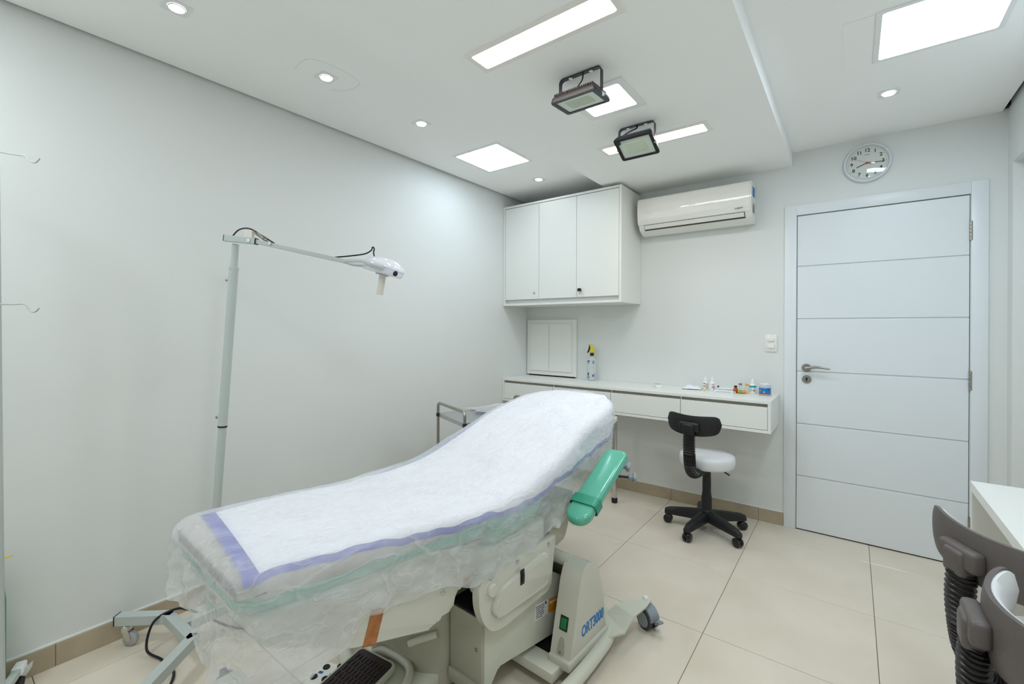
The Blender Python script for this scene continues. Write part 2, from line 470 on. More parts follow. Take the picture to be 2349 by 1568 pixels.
# door
def build_door():
    x0, x1, zt = -0.297, 0.532, 2.12
    yf = YB - 0.004
    root = empty('door_1', ((x0+x1)/2, YB, 0), label='white door with five horizontal grooves and a satin lever handle', cat='door', kind='structure')
    ox, oy = (x0+x1)/2, YB
    g = [0.006, 0.365, 0.717, 1.071, 1.424, 1.778, zt]
    bm = newbm(); box(bm, x0-ox, x1-ox, 0.004, 0.036, g[0], zt)
    obj('door_core', bm, 'door_paint', root, smooth=False)
    for i in range(6):
        bm = newbm(); z0 = g[i] + (0.0035 if i else 0); z1 = g[i+1] - (0.0035 if i < 5 else 0)
        box(bm, x0-ox, x1-ox, -0.004, 0.006, z0, z1, bev=0.0025, seg=2)
        obj('panel', bm, 'door_paint', root, smooth=False)
    # hinges on the right edge
    for zc in (1.915, 1.064, 0.233):
        bm = newbm()
        for k in range(5):
            z = zc - 0.054 + k*0.0216
            cyl(bm, (0.5355+0.002-ox, -0.008, z+0.001), (0.5375-ox, -0.008, z+0.0206), 0.0075, seg=14)
        lathe(bm, [(0.006, 0), (0.005, 0.004), (0, 0.006)], (0.5375-ox, -0.008, zc+0.054))
        box(bm, 0.5305-ox, 0.5435-ox, -0.005, 0.0, zc-0.052, zc+0.052)
        obj('hinge', bm, 'steel', root)
    bm = newbm()
    lathe(bm, [(0.026, 0), (0.026, 0.006), (0.023, 0.009)], (-0.243-ox, -0.004, 1.096), (0, -1, 0), seg=32)
    cyl(bm, (-0.243-ox, -0.01, 1.096), (-0.243-ox, -0.05, 1.096), 0.010)
    pts = catmull([(-0.246-ox, -0.05, 1.094), (-0.215-ox, -0.052, 1.101), (-0.175-ox, -0.053, 1.105), (-0.14-ox, -0.052, 1.100), (-0.112-ox, -0.05, 1.096)], 6)
    tube(bm, pts, 0.009, seg=12, radii=[0.0105 - 0.0055*(i/(len(pts)-1)) for i in range(len(pts))])
    obj('lever_handle', bm, 'satin_nickel', root)
    bm = newbm()
    lathe(bm, [(0.026, 0), (0.026, 0.006), (0.023, 0.009)], (-0.241-ox, -0.004, 1.019), (0, -1, 0), seg=32)
    k = obj('lock_rosette', bm, 'satin_nickel', root)
    bm = newbm(); lathe(bm, [(0.0065, 0), (0.0065, 0.0012)], (-0.241-ox, -0.013, 1.023), (0, -1, 0)); box(bm, -0.244-ox, -0.238-ox, -0.0142, -0.013, 1.005, 1.022)
    obj('keyhole', bm, 'black_ink', k)
    return root
build_door()
# door casing: dark rebate line, frame boards
tr = empty('trim_1', (0.118, YB, 0), label='flat white wooden casing around the door', cat='door frame', kind='structure')
for nm, (a, b, c, d) in (('jamb', (-0.371, -0.3025, 0, 2.194)), ('jamb', (0.5375, 0.607, 0, 2.194)), ('header', (-0.3025, 0.5375, 2.1255, 2.194))):
    bm = newbm(); box(bm, a-0.118, b-0.118, -0.012, 0.0, c, d, bev=0.002)
    obj(nm, bm, 'door_paint', tr)
bm = newbm(); box(bm, -0.3025-0.118, 0.5375-0.118, 0.037, 0.06, 0.0, 2.1255)
obj('rebate', bm, 'dark_gap', tr, smooth=False)

# ------------------------------------------------------------------ ceiling lights
def square_panel(x, y, z, half, lit, label, group, emat='led_cool', hx=None, rim=0.02, frame='fixture_white', name='ceiling_light_panel', thick=0.004):
    hx = half if hx is None else hx
    r = empty(name, (x, y, z), label=label, cat='ceiling light', group=group)
    bm = newbm()
    o = smooth_poly([(-hx, -half), (hx, -half), (hx, half), (-hx, half)], 0.006)
    i = smooth_poly([(-(hx-rim), -(half-rim)), (hx-rim, -(half-rim)), (hx-rim, half-rim), (-(hx-rim), half-rim)], 0.012)
    n = len(o)
    a = [bm.verts.new((p[0], p[1], 0)) for p in o]; b = [bm.verts.new((p[0], p[1], -thick)) for p in o]
    c = [bm.verts.new((p[0], p[1], -thick)) for p in i]; d = [bm.verts.new((p[0], p[1], 0)) for p in i]
    for k in range(n):
        k2 = (k+1) % n
        bm.faces.new((a[k], a[k2], b[k2], b[k])); bm.faces.new((b[k], b[k2], c[k2], c[k])); bm.faces.new((c[k], c[k2], d[k2], d[k]))
    obj('frame', bm, frame, r)
    bm = newbm(); vs = [bm.verts.new((sx*(hx-rim), sy*(half-rim), -0.0015)) for sx, sy in ((-1, -1), (-1, 1), (1, 1), (1, -1))]
    bm.faces.new(vs)
    obj('diffuser', bm, emat, r, smooth=False)
    return r
square_panel(-2.043, 2.47, ZC, 0.203, 1, 'square lit panel flush in the left ceiling strip near the wall cabinet', None, emat='led_cool_near_wall', rim=0.017)
square_panel(0.275, 2.408, ZC, 0.205, 1, 'square lit panel in the right ceiling strip, nearest the door', None, emat='led_cool_right', rim=0.02)
square_panel(-0.967, 2.03, ZBM, 0.152, 1, 'smaller square lit panel on the dropped beam between the floodlights', None, rim=0.036, thick=0.006)
square_panel(-0.957, 1.426, ZBM, 0.076, 1, 'long slim warm white panel on the beam, nearest the viewer', 'slim warm light strips', 'led_warm', hx=0.322, rim=0.024, frame='fixture_warm', name='strip_light_panel')
square_panel(-0.947, 2.622, ZBM, 0.076, 1, 'long slim warm white panel on the beam behind a floodlight', 'slim warm light strips', 'led_warm', hx=0.322, rim=0.024, frame='fixture_warm', name='strip_light_panel')

def downlight(x, y, label, group='recessed square downlights', tilt=(0.0, 0.0)):
    r = empty('downlight', (x, y, ZC), label=label, cat='downlight', group=group)
    bm = newbm(); h = 0.044; n = 32
    sq = []
    for k in range(n):
        a = 2*PI*(k+0.5)/n; c, s = math.cos(a), math.sin(a); q = h/max(abs(c), abs(s)); sq.append((q*c, q*s))
    A = [bm.verts.new((p[0], p[1], 0)) for p in sq]; B = [bm.verts.new((p[0], p[1], -0.003)) for p in sq]
    C = [bm.verts.new((0.030*math.cos(2*PI*(k+0.5)/n), 0.030*math.sin(2*PI*(k+0.5)/n), -0.003)) for k in range(n)]
    E = [bm.verts.new((0.028*math.cos(2*PI*(k+0.5)/n), 0.028*math.sin(2*PI*(k+0.5)/n), -0.0005)) for k in range(n)]
    for k in range(n):
        k2 = (k+1) % n
        bm.faces.new((A[k], A[k2], B[k2], B[k])); bm.faces.new((B[k], B[k2], C[k2], C[k])); bm.faces.new((C[k], C[k2], E[k2], E[k]))
    obj('frame', bm, 'fixture_white', r)
    bm = newbm(); lathe(bm, [(0.029, -0.003), (0.029, -0.006), (0.0255, -0.0065), (0.0255, -0.003)], capa=False, capb=False)
    obj('ring', bm, 'plastic_white', r)
    bm = newbm(); lathe(bm, [(0.0, -0.0048), (0.0255, -0.0045)], seg=12, capa=False, capb=False)
    obj('lamp', bm, 'led_spot', r)
    return r
downlight(-2.043, 0.591, 'lit square downlight in the left ceiling strip, leftmost in view')
downlight(-2.031, 1.19, 'lit square downlight with a cracked plaster outline around it')
downlight(-2.036, 1.797, 'lit square downlight between the cracked one and the left square panel')
downlight(-2.028, 3.035, 'lit square downlight just in front of the wall cabinet')
downlight(0.146, 2.988, 'lit square downlight above the wall clock')
for y, l in ((1.797, 'added unseen square downlight of the right ceiling strip beside the viewer'),):  # extra downlight out of view, added for brightness
    downlight(0.146, y, l)
square_panel(-2.043, -0.45, ZC, 0.203, 1, 'added unseen light panel in the left ceiling strip behind the viewer', None, emat='led_cool_added', rim=0.017)  # panel added behind the camera to brighten the room
square_panel(0.275, 0.35, ZC, 0.205, 1, 'added unseen light panel in the right ceiling strip above the viewer', None, emat='led_cool_added', rim=0.02)  # second added panel, unseen overhead, raises the brightness

# plaster repair line round one downlight, and the hatch outline beside the right panel
bm = newbm()
loop = [(-2.078, 1.06), (-1.955, 1.062), (-1.915, 1.18), (-1.945, 1.315), (-2.06, 1.318), (-2.12, 1.25), (-2.13, 1.12)]
pl = catmull([(x, y, ZC) for x, y in loop], 6)
tube(bm, pl[:30], 0.0004, seg=5)
tag(obj('plaster_crack', bm, 'grey_ink', None), 'thin cracked plaster outline curving around one downlight', 'crack')
bm = newbm(); box(bm, -0.035, 0.068, 2.215, 2.612, ZC-0.0015, ZC, bev=0.0008, seg=1)
tag(obj('ceiling_hatch', bm, 'ceiling_paint', None, smooth=False), 'faint rectangular plasterboard hatch beside the right square light panel', 'hatch')

# ------------------------------------------------------------------ floodlights
def floodlight(x, y, tilt, label, fins_mat, body_mat, board, leg):
    r = empty('floodlight', (x, y, ZBM), label=label, cat='floodlight', group='switched-off floodlights on the beam')
    hw = 0.101
    bm = newbm()
    path = []
    for sx in (-1, 1): pass
    pts = [(-hw, 0, -leg)] + [(-hw + 0.018*(1-math.cos(a)), 0, -0.0035-0.018*(1-math.sin(a))) for a in [PI/2*k/5 for k in range(6)]]
    pts = pts + [(-p[0], p[1], p[2]) for p in reversed(pts)]
    # flat bar swept: width along y
    rings = []
    for i, p in enumerate(pts):
        p = Vector(p); t = (Vector(pts[min(i+1, len(pts)-1)]) - Vector(pts[max(i-1, 0)])).normalized(); n = Vector((t.z, 0, -t.x))
        rings.append([bm.verts.new(p + Vector((0, s*0.011, 0)) + n*q) for s, q in ((-1, -0.0017), (1, -0.0017), (1, 0.0017), (-1, 0.0017))])
    for i in range(len(rings)-1):
        for k in range(4): bm.faces.new((rings[i][k], rings[i][(k+1) % 4], rings[i+1][(k+1) % 4], rings[i+1][k]))
    bm.faces.new(rings[0]); bm.faces.new(list(reversed(rings[-1])))
    br = obj('bracket', bm, 'black_metal', r, ang=30)
    for sx in (-0.05, 0.05):
        bm = newbm(); lathe(bm, [(0.009, -0.0052), (0.0088, -0.0075), (0.005, -0.0085), (0.0, -0.0085)])
        s = obj('screw', bm, 'screw_zinc', br, loc=(sx, 0, 0))
    # tilting head: local frame with glass towards -z
    M = Matrix.Translation((0, 0, -leg+0.012)) @ Matrix.Rotation(tilt, 4, 'X')
    W2, H2 = 0.108, 0.078
    bm = newbm()
    o = smooth_poly([(-W2, -H2), (W2, -H2), (W2, H2), (-W2, H2)], 0.014)
    i = smooth_poly([(-W2+0.019, -H2+0.016), (W2-0.019, -H2+0.016), (W2-0.019, H2-0.016), (-W2+0.019, H2-0.016)], 0.003)
    n = len(o); a = [bm.verts.new((p[0]*0.95, p[1]*0.95, 0.012)) for p in o]; b = [bm.verts.new((p[0], p[1], -0.006)) for p in o]; b2 = [bm.verts.new((p[0]*0.985, p[1]*0.985, -0.012)) for p in o]
    c = [bm.verts.new((p[0], p[1], -0.012)) for p in i]; d = [bm.verts.new((p[0], p[1], -0.006)) for p in i]
    bm.faces.new(a)
    for k in range(n):
        k2 = (k+1) % n
        bm.faces.new((a[k], a[k2], b[k2], b[k])); bm.faces.new((b[k], b[k2], b2[k2], b2[k])); bm.faces.new((b2[k], b2[k2], c[k2], c[k])); bm.faces.new((c[k], c[k2], d[k2], d[k]))
    body = obj('housing', bm, body_mat, r, mw=M)
    bm = newbm(); box(bm, -W2+0.017, W2-0.017, -H2+0.013, H2-0.013, -0.0085, -0.0065)
    gl = obj('glass', bm, 'flood_glass', r, smooth=False, mw=M)
    bm = newbm(); box(bm, -0.058, 0.058, -0.036, 0.036, -0.0092, -0.0084)
    obj('led_board', bm, 'led_board', gl, smooth=False)
    fm = None
    for k in range(19):
        x = -0.09 + k*0.01
        if fm is None:
            bm = newbm(); prism(bm, [(-0.072, 0.010), (0.072, 0.010), (0.066, 0.030), (-0.066, 0.030)], -0.0016, 0.0016, lambda a, b, h: (h, a, b))
            f = obj('fin', bm, fins_mat, body, smooth=False); fm = f.data
        else:
            f = D.objects.new('fin', fm); COL.objects.link(f); f.parent = body
        f.location = (x, 0, 0)
    for sx in (-1, 1):
        bm = newbm(); box(bm, sx*W2-0.004, sx*W2+0.003, -0.008, 0.006, -0.0128, -0.004, bev=0.001)
        obj('clip', bm, 'screw_zinc', body)
        bm = newbm(); lathe(bm, [(0.008, 0), (0.008, 0.006), (0.004, 0.009), (0, 0.009)], (sx*(hw-0.001), 0, -leg+0.012), (sx, 0, 0), seg=16)
        obj('pivot_bolt', bm, 'screw_zinc', r)
    return r, M
f1, M1 = floodlight(-0.952, 1.75, 0.07, 'brown-finned floodlight hanging near the first slim panel, glass facing down', 'heatsink', 'heatsink_black', 0, 0.130)
f2, M2 = floodlight(-0.946, 2.38, -0.47, 'black floodlight in front of the far slim panel, glass tilted towards the bed', 'heatsink_black', 'black_metal', 0, 0.124)
bm = newbm(); tube(bm, catmull([(0.012, 0, -0.004), (0.006, 0.004, -0.03), (-0.012, 0.0, -0.055), (-0.02, -0.01, -0.078), (-0.03, -0.03, -0.094)], 8), 0.0035, seg=8)
obj('cable', bm, 'cable', f1)
bm = newbm(); tube(bm, catmull([(0.0, 0, -0.004), (0.004, -0.012, -0.022), (-0.03, -0.02, -0.034), (-0.07, -0.03, -0.055), (-0.082, -0.045, -0.085)], 8), 0.0042, seg=8)
lathe(bm, [(0.010, 0), (0.010, 0.014), (0.006, 0.02)], (-0.082, -0.05, -0.103), (0, 0.2, 1), seg=12)
obj('cable', bm, 'cable', f2)

# ------------------------------------------------------------------ wall cabinet
def cabinet():
    x0, x1, yf, z0, z1 = XL+0.002, -1.394, 3.212, 1.555, 2.447
    r = empty('wall_cabinet', (x0, YB, z0), label='white laminate wall cabinet with three doors over the counter', cat='cabinet')
    ox, oy, oz = x0, YB, z0
    def B(nm, a, b, c, d, e, f, m='white_laminate', p=r, bev=0.0008):
        bm = newbm(); box(bm, a-ox, b-ox, c-oy, d-oy, e-oz, f-oz, bev=bev, seg=1); return obj(nm, bm, m, p, smooth=False)
    t = 0.018
    B('side_panel', x0, x0+t, yf, YB-0.002, z0, z1); B('side_panel', x1-t, x1, yf, YB-0.002, z0, z1)
    B('top_panel', x0+t, x1-t, yf, YB-0.002, z1-t, z1); B('bottom_panel', x0+t, x1-t, yf, YB-0.002, z0, z0+t)
    B('back_panel', x0+t, x1-t, YB-0.012, YB-0.002, z0+t, z1-t)
    B('recess_rail', x0+t, x1-t, yf+0.035, yf+0.05, z0+t, z0+0.08)
    a = x0+t+0.002; b = x1-t-0.002; wds = (b-a)/3
    for k in range(3):
        d = B('door', a+k*wds+0.0015, a+(k+1)*wds-0.0015, yf+0.003, yf+0.021, z0+0.052, z1-t-0.004)
        if k == 0 or k == 2:
            lx = a+(k+1)*wds-0.045 if k == 0 else a+k*wds+0.04
            bm = newbm(); lathe(bm, [(0.0105, 0), (0.0105, 0.004), (0.008, 0.006)], (lx-ox, yf+0.003-oy, 0.105), (0, -1, 0)); 
            lk = obj('lock', bm, 'chrome', d)
            if k == 2:
                bm = newbm(); prism(bm, smooth_poly([(-0.016, -0.012), (0.016, -0.012), (0.016, 0.012), (-0.016, 0.012)], 0.006), 0.018, 0.026, lambda p, q, h: (lx-ox+p, yf-oy-h, 0.108+q), bev=0.001)
                cyl(bm, (lx-ox, yf-oy, 0.105), (lx-ox, yf-oy-0.02, 0.105), 0.004)
                obj('key', bm, 'black_gloss', d)
                bm = newbm(); prism(bm, [(-0.002, -0.008), (0.006, -0.008), (0.003, -0.036), (-0.001, -0.038)], 0.019, 0.0205, lambda p, q, h: (lx-ox+p, yf-oy-h, 0.108+q))
                obj('key_tag', bm, 'chrome', d)
    return r
cabinet()

# ------------------------------------------------------------------ counter with drawers
def counter():
    x0, x1, yf, zt, zb = XL+0.002, -0.400, 3.205, 0.903, 0.700
    r = empty('counter', (x0, YB, 0), label='long white wall-hung counter with four drawers', cat='counter')
    ox, oy = x0, YB
    def B(nm, a, b, c, d, e, f, m='white_laminate', p=r, bev=0.0008):
        bm = newbm(); box(bm, a-ox, b-ox, c-oy, d-oy, e, f, bev=bev, seg=1); return obj(nm, bm, m, p, smooth=False)
    B('top_board', x0, x1, yf, YB-0.002, zt-0.019, zt)
    B('side_panel', x0, x0+0.018, yf, YB-0.002, zb, zt-0.0195); B('side_panel', x1-0.018, x1, yf, YB-0.002, zb, zt-0.0195)
    B('bottom_board', x0+0.018, x1-0.018, yf, YB-0.002, zb, zb+0.018)
    B('back_board', x0+0.018, x1-0.018, yf+0.05, yf+0.06, zb+0.018, zt-0.0195, 'white_laminate_inner')
    cuts = [x0+0.018, -1.996, -1.474, -0.951, x1-0.018]
    for k in range(4):
        B('drawer', cuts[k]+0.002, cuts[k+1]-0.002, yf+0.002, yf+0.02, zb+0.021, zt-0.040)
    for c in cuts[1:4]:
        B('divider', c-0.004, c+0.004, yf+0.022, yf+0.05, zb+0.018, zt-0.0195)
    bm = newbm(); cyl(bm, (-1.472-ox, 3.282-oy, 0.03), (-1.472-ox, 3.282-oy, zb), 0.019, seg=24)
    lg = obj('leg', bm, 'chrome', r)
    bm = newbm(); lathe(bm, [(0.022, 0), (0.023, 0.004), (0.023, 0.034), (0.0195, 0.04)], (-1.472-ox, 3.282-oy, 0.0))
    obj('foot_cap', bm, 'black_plastic', lg)
    bm = newbm(); lathe(bm, [(0.03, 0), (0.03, 0.006), (0.02, 0.008)], (-1.472-ox, 3.282-oy, zb-0.008))
    obj('flange', bm, 'chrome', lg)
    return r
counter()

# electrical cupboard on the wall
def elec():
    x0, x1, z0, z1 = -2.524, -1.985, 0.915, 1.436
    r = empty('wall_hatch_cupboard', ((x0+x1)/2, YB, z0), label='shallow white two-door hatch on the wall under the cabinet', cat='cupboard')
    ox = (x0+x1)/2
    bm = newbm()
    for a, b, c, d in ((x0, x0+0.045, z0, z1), (x1-0.045, x1, z0, z1), (x0+0.045, x1-0.045, z0, z0+0.045), (x0+0.045, x1-0.045, z1-0.045, z1)):
        box(bm, a-ox, b-ox, -0.022, -0.001, c-z0, d-z0, bev=0.001, seg=1)
    obj('frame', bm, 'white_laminate', r, smooth=False)
    xm = (x0+x1)/2 - 0.012
    for a, b in ((x0+0.042, xm-0.0015), (xm+0.0015, x1-0.042)):
        bm = newbm(); box(bm, a-ox, b-ox, -0.034, -0.0225, 0.040, z1-z0-0.040, bev=0.001, seg=1)
        obj('door', bm, 'white_laminate', r, smooth=False)
    bm = newbm(); box(bm, x0+0.02-ox, x1-0.02-ox, -0.02, -0.001, -0.013, 0.0)
    obj('gap_strip', bm, 'dark_gap', r, smooth=False)
elec()

# light switch
def light_switch():
    x0, x1, z0, z1 = -0.488, -0.416, 1.197, 1.315
    r = empty('light_switch', ((x0+x1)/2, YB, (z0+z1)/2), label='white double light switch plate beside the door', cat='switch')
    bm = newbm(); prism(bm, smooth_poly([(-0.037, -0.059), (0.037, -0.059), (0.037, 0.059), (-0.037, 0.059)], 0.008), 0.0, 0.008, lambda a, b, h: (a, -h, b), bev=0.003)
    obj('plate', bm, 'plastic_white', r)
    for zc in (0.024, -0.024):
        bm = newbm(); box(bm, -0.021, 0.021, -0.0135, -0.007, zc-0.012, zc+0.012, bev=0.0025, M=Matrix.Rotation(0.05 if zc > 0 else -0.05, 4, 'X'))
        obj('rocker', bm, 'fixture_warm', r)
light_switch()

# ------------------------------------------------------------------ air conditioner
def aircon():
    x0, x1 = -1.345, -0.545
    zt, zb = 2.367, 2.098
    r = empty('air_conditioner', ((x0+x1)/2, YB, zb), label='glossy white split air conditioner between the cabinet and the clock', cat='air conditioner')
    ox = (x0+x1)/2; hw = (x1-x0)/2; H = zt-zb
    # side profile (depth from wall, height)
    prof = [(0.0, 0.0), (0.06, -0.004), (0.12, 0.006), (0.160, 0.028), (0.183, 0.062), (0.197, 0.10), (0.203, 0.15), (0.202, 0.20), (0.195, 0.25), (0.190, 0.264), (0.178, 0.269), (0.0, 0.269)]
    prof = smooth_poly(prof, 0.012, 3)
    bm = newbm(); prism(bm, prof, -hw+0.003, hw-0.003, lambda a, b, h: (h, -a, b), bev=0.006, seg=3)
    obj('body', bm, 'plastic_ac', r, ang=35)
    # front cover shell
    cov = [(0.187, 0.062), (0.2015, 0.10), (0.2075, 0.15), (0.2065, 0.20), (0.1995, 0.25), (0.193, 0.266), (0.186, 0.262), (0.18, 0.2), (0.176, 0.12), (0.172, 0.066)]
    bm = newbm(); prism(bm, smooth_poly(cov, 0.006, 3), -hw, hw-0.012, lambda a, b, h: (h, -a, b), bev=0.004, seg=3)
    c = obj('front_cover', bm, 'plastic_ac', r, ang=35)
    # outlet: dark slot and flap
    bm = newbm(); prism(bm, [(0.178, 0.061), (0.1845, 0.061), (0.1575, 0.0225), (0.152, 0.0265)], -hw+0.045, hw-0.045, lambda a, b, h: (h, -a, b))
    obj('outlet_slot', bm, 'vent_dark', r, smooth=False)
    bm = newbm(); prism(bm, [(0.185, 0.059), (0.1875, 0.058), (0.168, 0.031), (0.165, 0.033)], -hw+0.049, hw-0.049, lambda a, b, h: (h, -a, b))
    obj('flap', bm, 'plastic_ac', r)
    # lettering
    zc = 0.165
    text_obj('ELGIN', 0.026, 'white_ink', c, frame_m((0.02, -0.2078, zc), (1, 0, 0), (0, 0.02, 1)), bold=0.0005)
    bm = newbm(); box(bm, hw-0.105, hw-0.092, -0.2045, -0.200, 0.086, 0.089); box(bm, hw-0.09, hw-0.07, -0.2045, -0.200, 0.085, 0.091); box(bm, hw-0.068, hw-0.055, -0.2045, -0.200, 0.087, 0.0915)
    obj('badge', bm, 'grey_ink', c, smooth=False)
    bm = newbm(); box(bm, -hw+0.09, -hw+0.11, -0.2095, -0.206, 0.136, 0.139)
    obj('indicator', bm, 'white_ink', c, smooth=False)
    # stickers on the right side
    bm = newbm(); prism(bm, [(0.02, 0.17), (0.10, 0.17), (0.10, 0.24), (0.02, 0.24)], hw-0.003, hw-0.0022, lambda a, b, h: (h, -a-0.05, b))
    obj('blue_sticker', bm, 'blue_ink', r, smooth=False)
    bm = newbm(); prism(bm, [(0.02, 0.06), (0.09, 0.06), (0.09, 0.125), (0.02, 0.125)], hw-0.003, hw-0.0022, lambda a, b, h: (h, -a-0.05, b))
    obj('grey_sticker', bm, 'grey_ink', r, smooth=False)
    return r
aircon()

# ------------------------------------------------------------------ clock
def clock():
    R = 0.121; c = V(0.0725, YB, 2.40)
    r = empty('wall_clock', c, label='round white wall clock with black numerals above the door', cat='clock')
    bm = newbm(); lathe(bm, [(R*0.97, 0), (R, 0.006), (R, 0.018), (R*0.965, 0.027), (R*0.905, 0.029), (R*0.875, 0.024), (R*0.868, 0.014)], (0, 0, 0), (0, -1, 0), seg=64, capb=False)
    obj('rim', bm, 'clock_rim', r)
    bm = newbm(); lathe(bm, [(R*0.87, 0.010), (R*0.87, 0.0125)], (0, 0, 0), (0, -1, 0), seg=64)
    f = obj('face', bm, 'clock_face', r, smooth=False)
    yy = -0.0127
    for h in range(1, 13):
        a = PI/2 - h*PI/6
        text_obj(str(h), 0.029, 'black_ink', f, frame_m((0.078*math.cos(a), yy, 0.078*math.sin(a)), (1, 0, 0), (0, 0, 1)), bold=0.0007, name='numeral')
        bm = newbm(); lathe(bm, [(0.0017, 0), (0.0017, 0.0006)], (0.0935*math.cos(a), yy, 0.0935*math.sin(a)), (0, -1, 0), seg=10)
        obj('hour_dot', bm, 'black_ink', f, smooth=False)
    bm = newbm()
    for k in range(60):
        if k % 5 == 0: continue
        a = k*PI/30; ca, sa = math.cos(a), math.sin(a)
        M = Matrix.Rotation(-a, 4, 'Y')
        box(bm, 0.0945, 0.0985, yy-0.0004, yy, -0.0004, 0.0004, M=M)
    obj('minute_marks', bm, 'grey_ink', f, smooth=False)
    bm = newbm()
    for k in range(5): box(bm, -0.011+k*0.0046, -0.0078+k*0.0046, yy-0.0004, yy, 0.050 - (k == 3)*0.001, 0.0545)
    obj('maker_mark', bm, 'teal_ink', f, smooth=False)
    def hand(nm, ang, l, back, w, m, y, p):
        bm = newbm(); M = Matrix.Rotation(-ang, 4, 'Y')
        box(bm, -back, l, y-0.0008, y, -w/2, w/2, M=M); return obj(nm, bm, m, p, smooth=False)
    hand('hour_hand', math.radians(90-8.25*30), 0.058, 0.004, 0.0042, 'black_ink', yy-0.003, r)
    hand('minute_hand', math.radians(90-15.8*6), 0.084, 0.006, 0.0034, 'black_ink', yy-0.0045, r)
    s = hand('second_hand', math.radians(90-49.5*6), 0.078, 0.0, 0.0011, 'red_plastic', yy-0.006, r)
    hand('counterweight', math.radians(90-49.5*6+180), 0.026, 0.0, 0.003, 'red_plastic', yy-0.006, s)
    bm = newbm(); lathe(bm, [(0.0058, 0), (0.0058, 0.006), (0.003, 0.0075), (0, 0.0075)], (0, yy, 0), (0, -1, 0))
    obj('hub', bm, 'red_plastic', s)
    bm = newbm(); lathe(bm, [(0.0, 0.0285), (R*0.45, 0.0272), (R*0.878, 0.0235)], (0, 0, 0), (0, -1, 0), seg=64, capa=False, capb=False)
    obj('glass', bm, 'clock_glass', r)
clock()

# ------------------------------------------------------------------ swivel stools with back
def backrest_mesh(bm, W, H, T, rad, y0=0.0, bulge=0.0, shrink=1.0):
    """curved rounded plate; concave towards +y"""
    nx, nz = 30, 8
    def P(s, t, side):
        s2 = s*shrink
        ang = s2*(W/2)/rad
        ht = (H/2)*shrink*(1-0.16*abs(s)**3)*(max(0.0, 1-abs(s)**12))**0.5 if abs(s) < 1 else 0.02*H
        ht = max(ht, 0.006)
        x = rad*math.sin(ang); y = rad*(1-math.cos(ang)) + y0
        z = t*ht + 0.018*(s2*s2)
        n = Vector((-math.sin(ang), math.cos(ang), 0))
        th = T/2*(1-0.55*abs(t)**3)*(1-0.5*abs(s)**6)
        q = Vector((x, y, z)) + n*(side*th + (bulge*(1-t*t)*(1-s*s) if side > 0 else 0))
        return q
    F = [[bm.verts.new(P(-1+2*i/nx, -1+2*j/nz, 1)) for j in range(nz+1)] for i in range(nx+1)]
    B = [[bm.verts.new(P(-1+2*i/nx, -1+2*j/nz, -1)) for j in range(nz+1)] for i in range(nx+1)]
    for i in range(nx):
        for j in range(nz):
            bm.faces.new((F[i][j], F[i+1][j], F[i+1][j+1], F[i][j+1])); bm.faces.new((B[i][j], B[i][j+1], B[i+1][j+1], B[i+1][j]))
    for i in range(nx):
        for j in (0, nz): bm.faces.new((F[i][j], F[i+1][j], B[i+1][j], B[i][j]))
    for j in range(nz):
        for i in (0, nx): bm.faces.new((F[i][j], F[i][j+1], B[i][j+1], B[i][j]))

